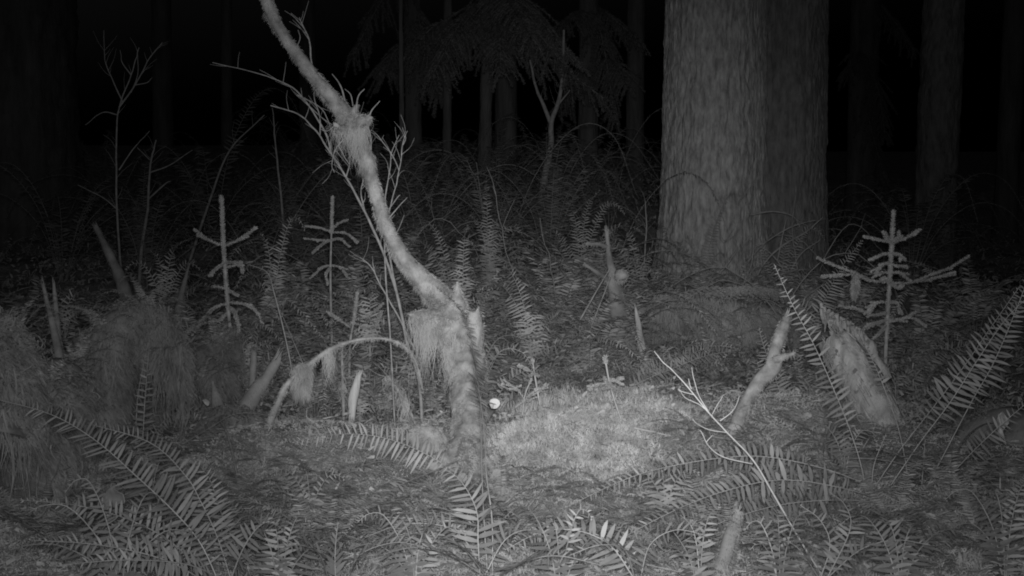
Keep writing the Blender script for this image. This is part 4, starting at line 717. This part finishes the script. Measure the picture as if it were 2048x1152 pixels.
while nfar < 125:
    px = rn.uniform(120, 1960); D_ = 7.8 + 13 * rn.random() ** 1.2
    if 1270 < px < 1690: continue
    if px > 1690 and (D_ < 10 or rn.random() < .6): continue
    if px < 560 and rn.random() < .45: continue
    place_fern(far[nfar % 4], px, D_, rn.uniform(.6, 1.05), rn.uniform(0, 6.28)); nfar += 1

ORD = ['leftmost', 'second from left', 'third from left', 'fourth from left', 'fifth from left', 'sixth from left', 'seventh from left', 'eighth from left', 'ninth from left', 'tenth from left', 'eleventh from left', 'twelfth from left', 'thirteenth from left', 'fourteenth from left', 'fifteenth from left', 'sixteenth from left', 'seventeenth from left', 'eighteenth from left', 'nineteenth from left', 'twentieth from left']
def number(PL_):
    for (l, g), os_ in PL_.items():
        os_.sort(key=lambda q: q[0])
        for k, (_, o) in enumerate(os_):
            o['group'] = g; o['label'] = l if len(os_) == 1 else l + ', ' + ('rightmost' if k == len(os_) - 1 else ORD[k])
number(PL); number(PLB)
# small ferns rooted on the shaggy mounds and low in the foreground
for lab, px, py, D_, s_ in (('drooping fern tuft on the left shoulder of the moss arch', 215, 650, 4.1, .36), ('drooping fern tuft crowning the moss arch', 290, 615, 4.2, .34), ('drooping fern tuft on the right leg of the moss arch', 355, 690, 4.2, .34), ('fern tuft on top of the shaggy stump at the left edge', 40, 660, 3.45, .36),
                            ('fern tuft half way down the stump at the left edge', 70, 760, 3.5, .34), ('fern tuft on the rotten slope beside the crossed pale spikes', 150, 720, 3.9, .34), ('fern tuft on the shaggy clump under the small conifer', 430, 690, 4.8, .40), ('fern tuft in front of the shaggy clump under the small conifer', 400, 760, 4.6, .36),
                            ('fern tuft on the low hump at the right edge', 1970, 850, 4.4, .36), ('fern tuft spilling over the moss smothered log, left end', 1350, 640, 6.6, .40), ('fern tuft spilling over the moss smothered log, right end', 1560, 650, 6.8, .45)):
    o = copy_tree(near[(px // 7) % 3]); o.location = P(px, py, D_) - np.array((0, 0, .03)); o.rotation_euler = (rn.uniform(-.4, .4), rn.uniform(-.4, .4), rn.uniform(0, 6.28)); o.scale = (s_, s_, s_ * .8); o['label'] = lab; o['group'] = 'fern tufts rooted on mounds and logs'
PL3 = {}
for px, py, s_ in ((60, 1060, .55), (170, 960, .45), (260, 1110, .5), (560, 1100, .5), (700, 1060, .42), (820, 1120, .5), (640, 960, .3), (1080, 1110, .45), (1000, 1020, .33), (1180, 1120, .5), (1400, 1090, .5), (1330, 990, .33), (1560, 1040, .42), (1700, 1110, .5), (1790, 1050, .45), (1900, 1000, .42), (1960, 1100, .5), (2030, 960, .45), (1540, 930, .33), (1640, 880, .3), (480, 1010, .35), (330, 930, .35), (760, 905, .26), (1390, 860, .26), (1100, 990, .26), (120, 1110, .5), (380, 1050, .42), (600, 1030, .35), (640, 1110, .42), (880, 1010, .3), (1240, 1040, .4), (1480, 1110, .42), (1450, 1010, .33), (1740, 970, .33), (1850, 1110, .45), (530, 930, .3), (230, 900, .35)):
    o = copy_tree(near[(px // 3 + 1) % 3]); b = G(px, py); b[2] -= .03 * s_; o.location = b; o.rotation_euler = (rn.uniform(-.25, .25), rn.uniform(-.25, .25), rn.uniform(0, 6.28)); s_ *= 1.3; o.scale = (s_, s_, s_ * rn.uniform(.4, .75))
    z_ = 'at the lower left' if px < 620 else 'at the lower centre' if px < 1250 else 'at the lower right'
    PL3.setdefault(('small low fern clump with thin dim fronds ' + z_, 'small low ferns ' + z_), []).append((px, o))
number(PL3)
# withered fronds lying flat
PL2 = {}
for k in range(34):
    py = rn.uniform(880, 1105); px = rn.uniform(30, 2010); a = G(px, py); an = rn.uniform(0, 6.28); l = rn.uniform(.22, .42); dr = np.array((math.cos(an), math.sin(an) * .8, 0)); pts = []
    for t_ in (0, .3, .6, 1.0):
        q = a + dr * l * t_; q[2] = float(tz(q[0], q[1])) + .02 + .035 * math.sin(t_ * 2.8); pts.append(q)
    o = frond(pts, rn.uniform(.035, .055), .016, .009, N=(0, -.35, .95), stipe=.12, rr=.0018, miss=.22, fold=-.05).build('fern_frond', ['fernd' if rn.random() < .5 else 'fern', 'rachisd'], None, a); o['category'] = 'frond'
    z_ = 'in the left foreground' if px < 700 else 'in the middle foreground' if px < 1300 else 'in the right foreground'
    PL2.setdefault(('withered fern frond lying flat on the moss ' + z_, 'fallen fronds ' + z_), []).append((px, o))
number(PL2)

# ================================================================== TREES IN THE DARK
def bough_tree(label, px, D, w0, H, boughs, seed, lean=(0, 0)):
    t = simple_tree(label, px, D, w0, H, seed, lean=lean); rg = random.Random(seed)
    for (x0, y0, x1, y1, dd) in boughs:
        a = P(x0, y0, D); e = P(x1, y1, D + dd); a = a + np.array((0, 0, rg.uniform(-.35, .35))); e = e + np.array((rg.uniform(-.2, .2), 0, rg.uniform(-.3, .25))); mid = (a + e) / 2 + np.array((rg.uniform(-.1, .1), 0, rg.uniform(.0, .16))); c = curve([a, mid, e], 26); mb = MB(); needled(mb, c, 260, .05, .010, flat=.4, rad_=.008)
        for j in range(4, 26):
            for s_ in (-1, 1, 1, -1):
                if rg.random() < .35: continue
                tt = nrm(c[min(j + 1, 25)] - c[j - 1]); sd = np.array((-tt[1], tt[0], 0)) * s_; l = (.10 + .35 * (1 - j / 27)) * rg.uniform(.5, 1.3)
                e2 = c[j] + (sd * rg.uniform(.4, 1) + tt * .6) * l + np.array((0, 0, -l * rg.uniform(.3, 1.1))); needled(mb, curve([c[j], (c[j] + e2) / 2 + np.array((0, 0, .03)), e2], 6), 420, .028, .008, flat=.2, rad_=.003)
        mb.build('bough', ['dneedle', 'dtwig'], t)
    return t
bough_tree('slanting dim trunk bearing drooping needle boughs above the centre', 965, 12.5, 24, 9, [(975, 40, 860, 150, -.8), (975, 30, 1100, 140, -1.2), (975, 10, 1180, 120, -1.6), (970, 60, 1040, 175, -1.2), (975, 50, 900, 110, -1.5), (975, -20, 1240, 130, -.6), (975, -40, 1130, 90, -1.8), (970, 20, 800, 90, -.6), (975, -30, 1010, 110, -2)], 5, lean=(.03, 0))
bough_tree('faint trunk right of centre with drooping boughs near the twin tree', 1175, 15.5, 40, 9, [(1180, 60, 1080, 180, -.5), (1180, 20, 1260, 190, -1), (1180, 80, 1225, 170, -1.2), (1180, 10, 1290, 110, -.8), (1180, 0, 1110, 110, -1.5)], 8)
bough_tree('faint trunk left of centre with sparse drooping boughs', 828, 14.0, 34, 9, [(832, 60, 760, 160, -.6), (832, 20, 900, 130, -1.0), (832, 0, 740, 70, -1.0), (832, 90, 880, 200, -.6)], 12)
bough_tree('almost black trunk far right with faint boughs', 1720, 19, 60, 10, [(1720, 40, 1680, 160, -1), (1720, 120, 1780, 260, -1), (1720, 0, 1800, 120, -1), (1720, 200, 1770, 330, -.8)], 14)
for lab, px, D_, w_, ln in (('pencil thin pale dead trunk left of centre', 805, 11, 9, .0), ('dim pole-like trunk directly left of the slanting one', 893, 13, 17, .01), ('broad faint trunk between slanting trunk and forked sapling', 1012, 16, 44, .0), ('barely visible trunk hugging the left side of the twin tree', 1268, 17, 36, .0),
                      ('faint trunk seen between wide left trunk and the sapling', 330, 18, 40, .01), ('faint trunk behind the leaning tree top', 620, 17, 34, .0), ('faint trunk at the far right edge of the wood', 2010, 17, 46, .01), ('faint slender trunk left of the leaning tree', 455, 16, 22, .02)):
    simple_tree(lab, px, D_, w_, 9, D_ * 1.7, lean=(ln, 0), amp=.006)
s_ = thing('forked_sapling', 'mossy forked sapling standing dimly left of the twin tree', 'sapling', onground(1090, 11)); D = 11
twigs(s_, [T2(D, 16, 5, (1078, 420), (1092, 340), (1102, 290), (1103, 245), (1118, 200), (1125, 150), (1128, 60)), T2(D, 9, 4, (1103, 250), (1085, 205), (1072, 175), (1060, 120)), T2(D, 5, 2, (1112, 215), (1140, 180))], 'dtwig', 'stem', sides=8)

# ================================================================== LEAVES AND SMALL STICKS
def leaf_obj(label, pts, D, m='leaf', name='dead_leaf', cat='leaf', curl=.012):
    o3 = np.array([P(a, b, D) for a, b in pts]); c = o3.mean(0); n = 28; ring = curve(np.vstack([o3, o3[:1]]), n + 1)[:n]
    ring = ring + fbm(ring * 90, 2)[:, None] * .0035 * nrm(ring - c); mb = MB(); rows = []
    for k_, s_ in enumerate((0.02, .3, .6, .85, 1.0)):
        p = c + (ring - c) * s_; off = curl * (.9 * s_ * s_ + .8 * fbm(p * 45 + 3, 2) * (.4 + s_)); rows.append(p + off[:, None] * np.array((0, -.8, -.35)))
    th = np.array((0, .0012, .0004)); V = np.concatenate(rows + [r_ + th for r_ in rows[::-1]]); K = 10
    i_ = np.arange(K - 1)[:, None] * n; j_ = np.arange(n)[None]; k_ = (j_ + 1) % n
    mb.add(V, np.stack([i_ + j_, i_ + n + j_, i_ + n + k_, i_ + k_], -1).reshape(-1, 4))
    o = mb.build(name, m, None, c); return tag(o, label, cat)
leaf_obj('crumpled pointed dead leaf on the moss at bottom left', [(200, 995), (228, 968), (252, 998), (232, 1005), (212, 1028)], 3.2, 'fern')
leaf_obj('pale dead leaf hanging at the right edge', [(1990, 835), (2003, 820), (2016, 842), (2006, 862), (2010, 884), (1996, 868)], 3.7, 'tmoss')
fern('short upright fern tip with crowded leaflets at the bottom, left of the central fern', P(680, 1150, 2.85), [
    ([(672, 1170, 2.85), (670, 1120, 2.85), (672, 1080, 2.86), (676, 1044, 2.87)], .040, A(N=(0, -.9, .4), stipe=.02, spacing=.012, pw=.012, skew=1.2)), ([(690, 1170, 2.85), (720, 1110, 2.8), (790, 1085, 2.75), (850, 1095, 2.7)], .045, A(N=(0, -.5, .85))),
    ([(660, 1170, 2.85), (640, 1110, 2.8), (600, 1090, 2.75), (550, 1100, 2.7)], .045, A(N=(0, -.5, .85), m='fernd'))])
pole('mossy_lump', 'bristly moss covered wood lump left of the trunk base', 'mossy lump', [(822, 868, 4.1, 12), (842, 868, 4.08, 34), (866, 876, 4.06, 38), (884, 890, 4.05, 18)], fz=5000, fl=.012, rough=.35, jag=0)
leaf_obj('tiny white leaf scrap at the trunk base', [(890, 886), (897, 884), (902, 894), (895, 897)], 4.2, 'litter', curl=.004)
leaf_obj('small white scrap on moss right of the small left stub', [(404, 800), (412, 798), (418, 805), (415, 812)], 4.3, 'litter', curl=.004)
leaf_obj('small pale bark chip right of the bright mound', [(1600, 830), (1615, 824), (1624, 832), (1610, 840)], 4.5, 'litter', curl=.004)
def gtwig(label, a, b_, m='ptwig', wpx=6, lift=.015, bend=0, D=None):
    p, q = G(*a), G(*b_); p = p + (0, 0, lift); q = q + (0, 0, lift); pp = [p + (q - p) * t_ for t_ in (0, .3, .55, .8, 1)]; pp = [np.array((a_[0] + random.uniform(-.006, .006), a_[1], max(a_[2], float(tz(a_[0], a_[1])) + lift * .6) + bend * 4 * t_ * (1 - t_))) for a_, t_ in zip(pp, (0, .3, .55, .8, 1))]; c = curve(pp, 12); wd = wpx / F * p[1] / 2
    mb = MB(); tube(mb, c, wd * np.linspace(1, .5, 12), 6, 0, rough=.2, rs=80); o = mb.build('fallen_twig', m, None, p); return tag(o, label, 'twig')
gtwig('bright white twig end standing below the frond standing in for a shadow, at bottom', (760, 1062), (748, 1005), 'pale', 7)
gtwig('lichen crusted twig on the right shoulder of the bright mound', (1270, 868), (1340, 880), 'ptwig', 5, .012)
gtwig('thin straight twig poking from the moss at left centre', (478, 975), (415, 870), 'twig', 6, .03, .03)
gtwig('thin dark twig trailing over the floor at lower left', (30, 940), (190, 952), 'twig', 7, .02)
gtwig('thin twig propped on the floor at right, below the hump', (1880, 985), (1990, 870), 'twig', 4, .03, .05)
gtwig('slender twig arched above the fern stalks at bottom right', (1640, 945), (1900, 985), 'twig', 5, .03, .03)
R_ = thing('mossy_twig', 'thin upright twig leaning right, crossing the long low mossy branch', 'twig', onground(1180, 6)); twigs(R_, [T2(5.9, 4, 2, (1170, 690), (1195, 620), (1225, 545)), T2(5.9, 4, 2, (1160, 640), (1200, 570), (1222, 535))], 'twig', 'stem')
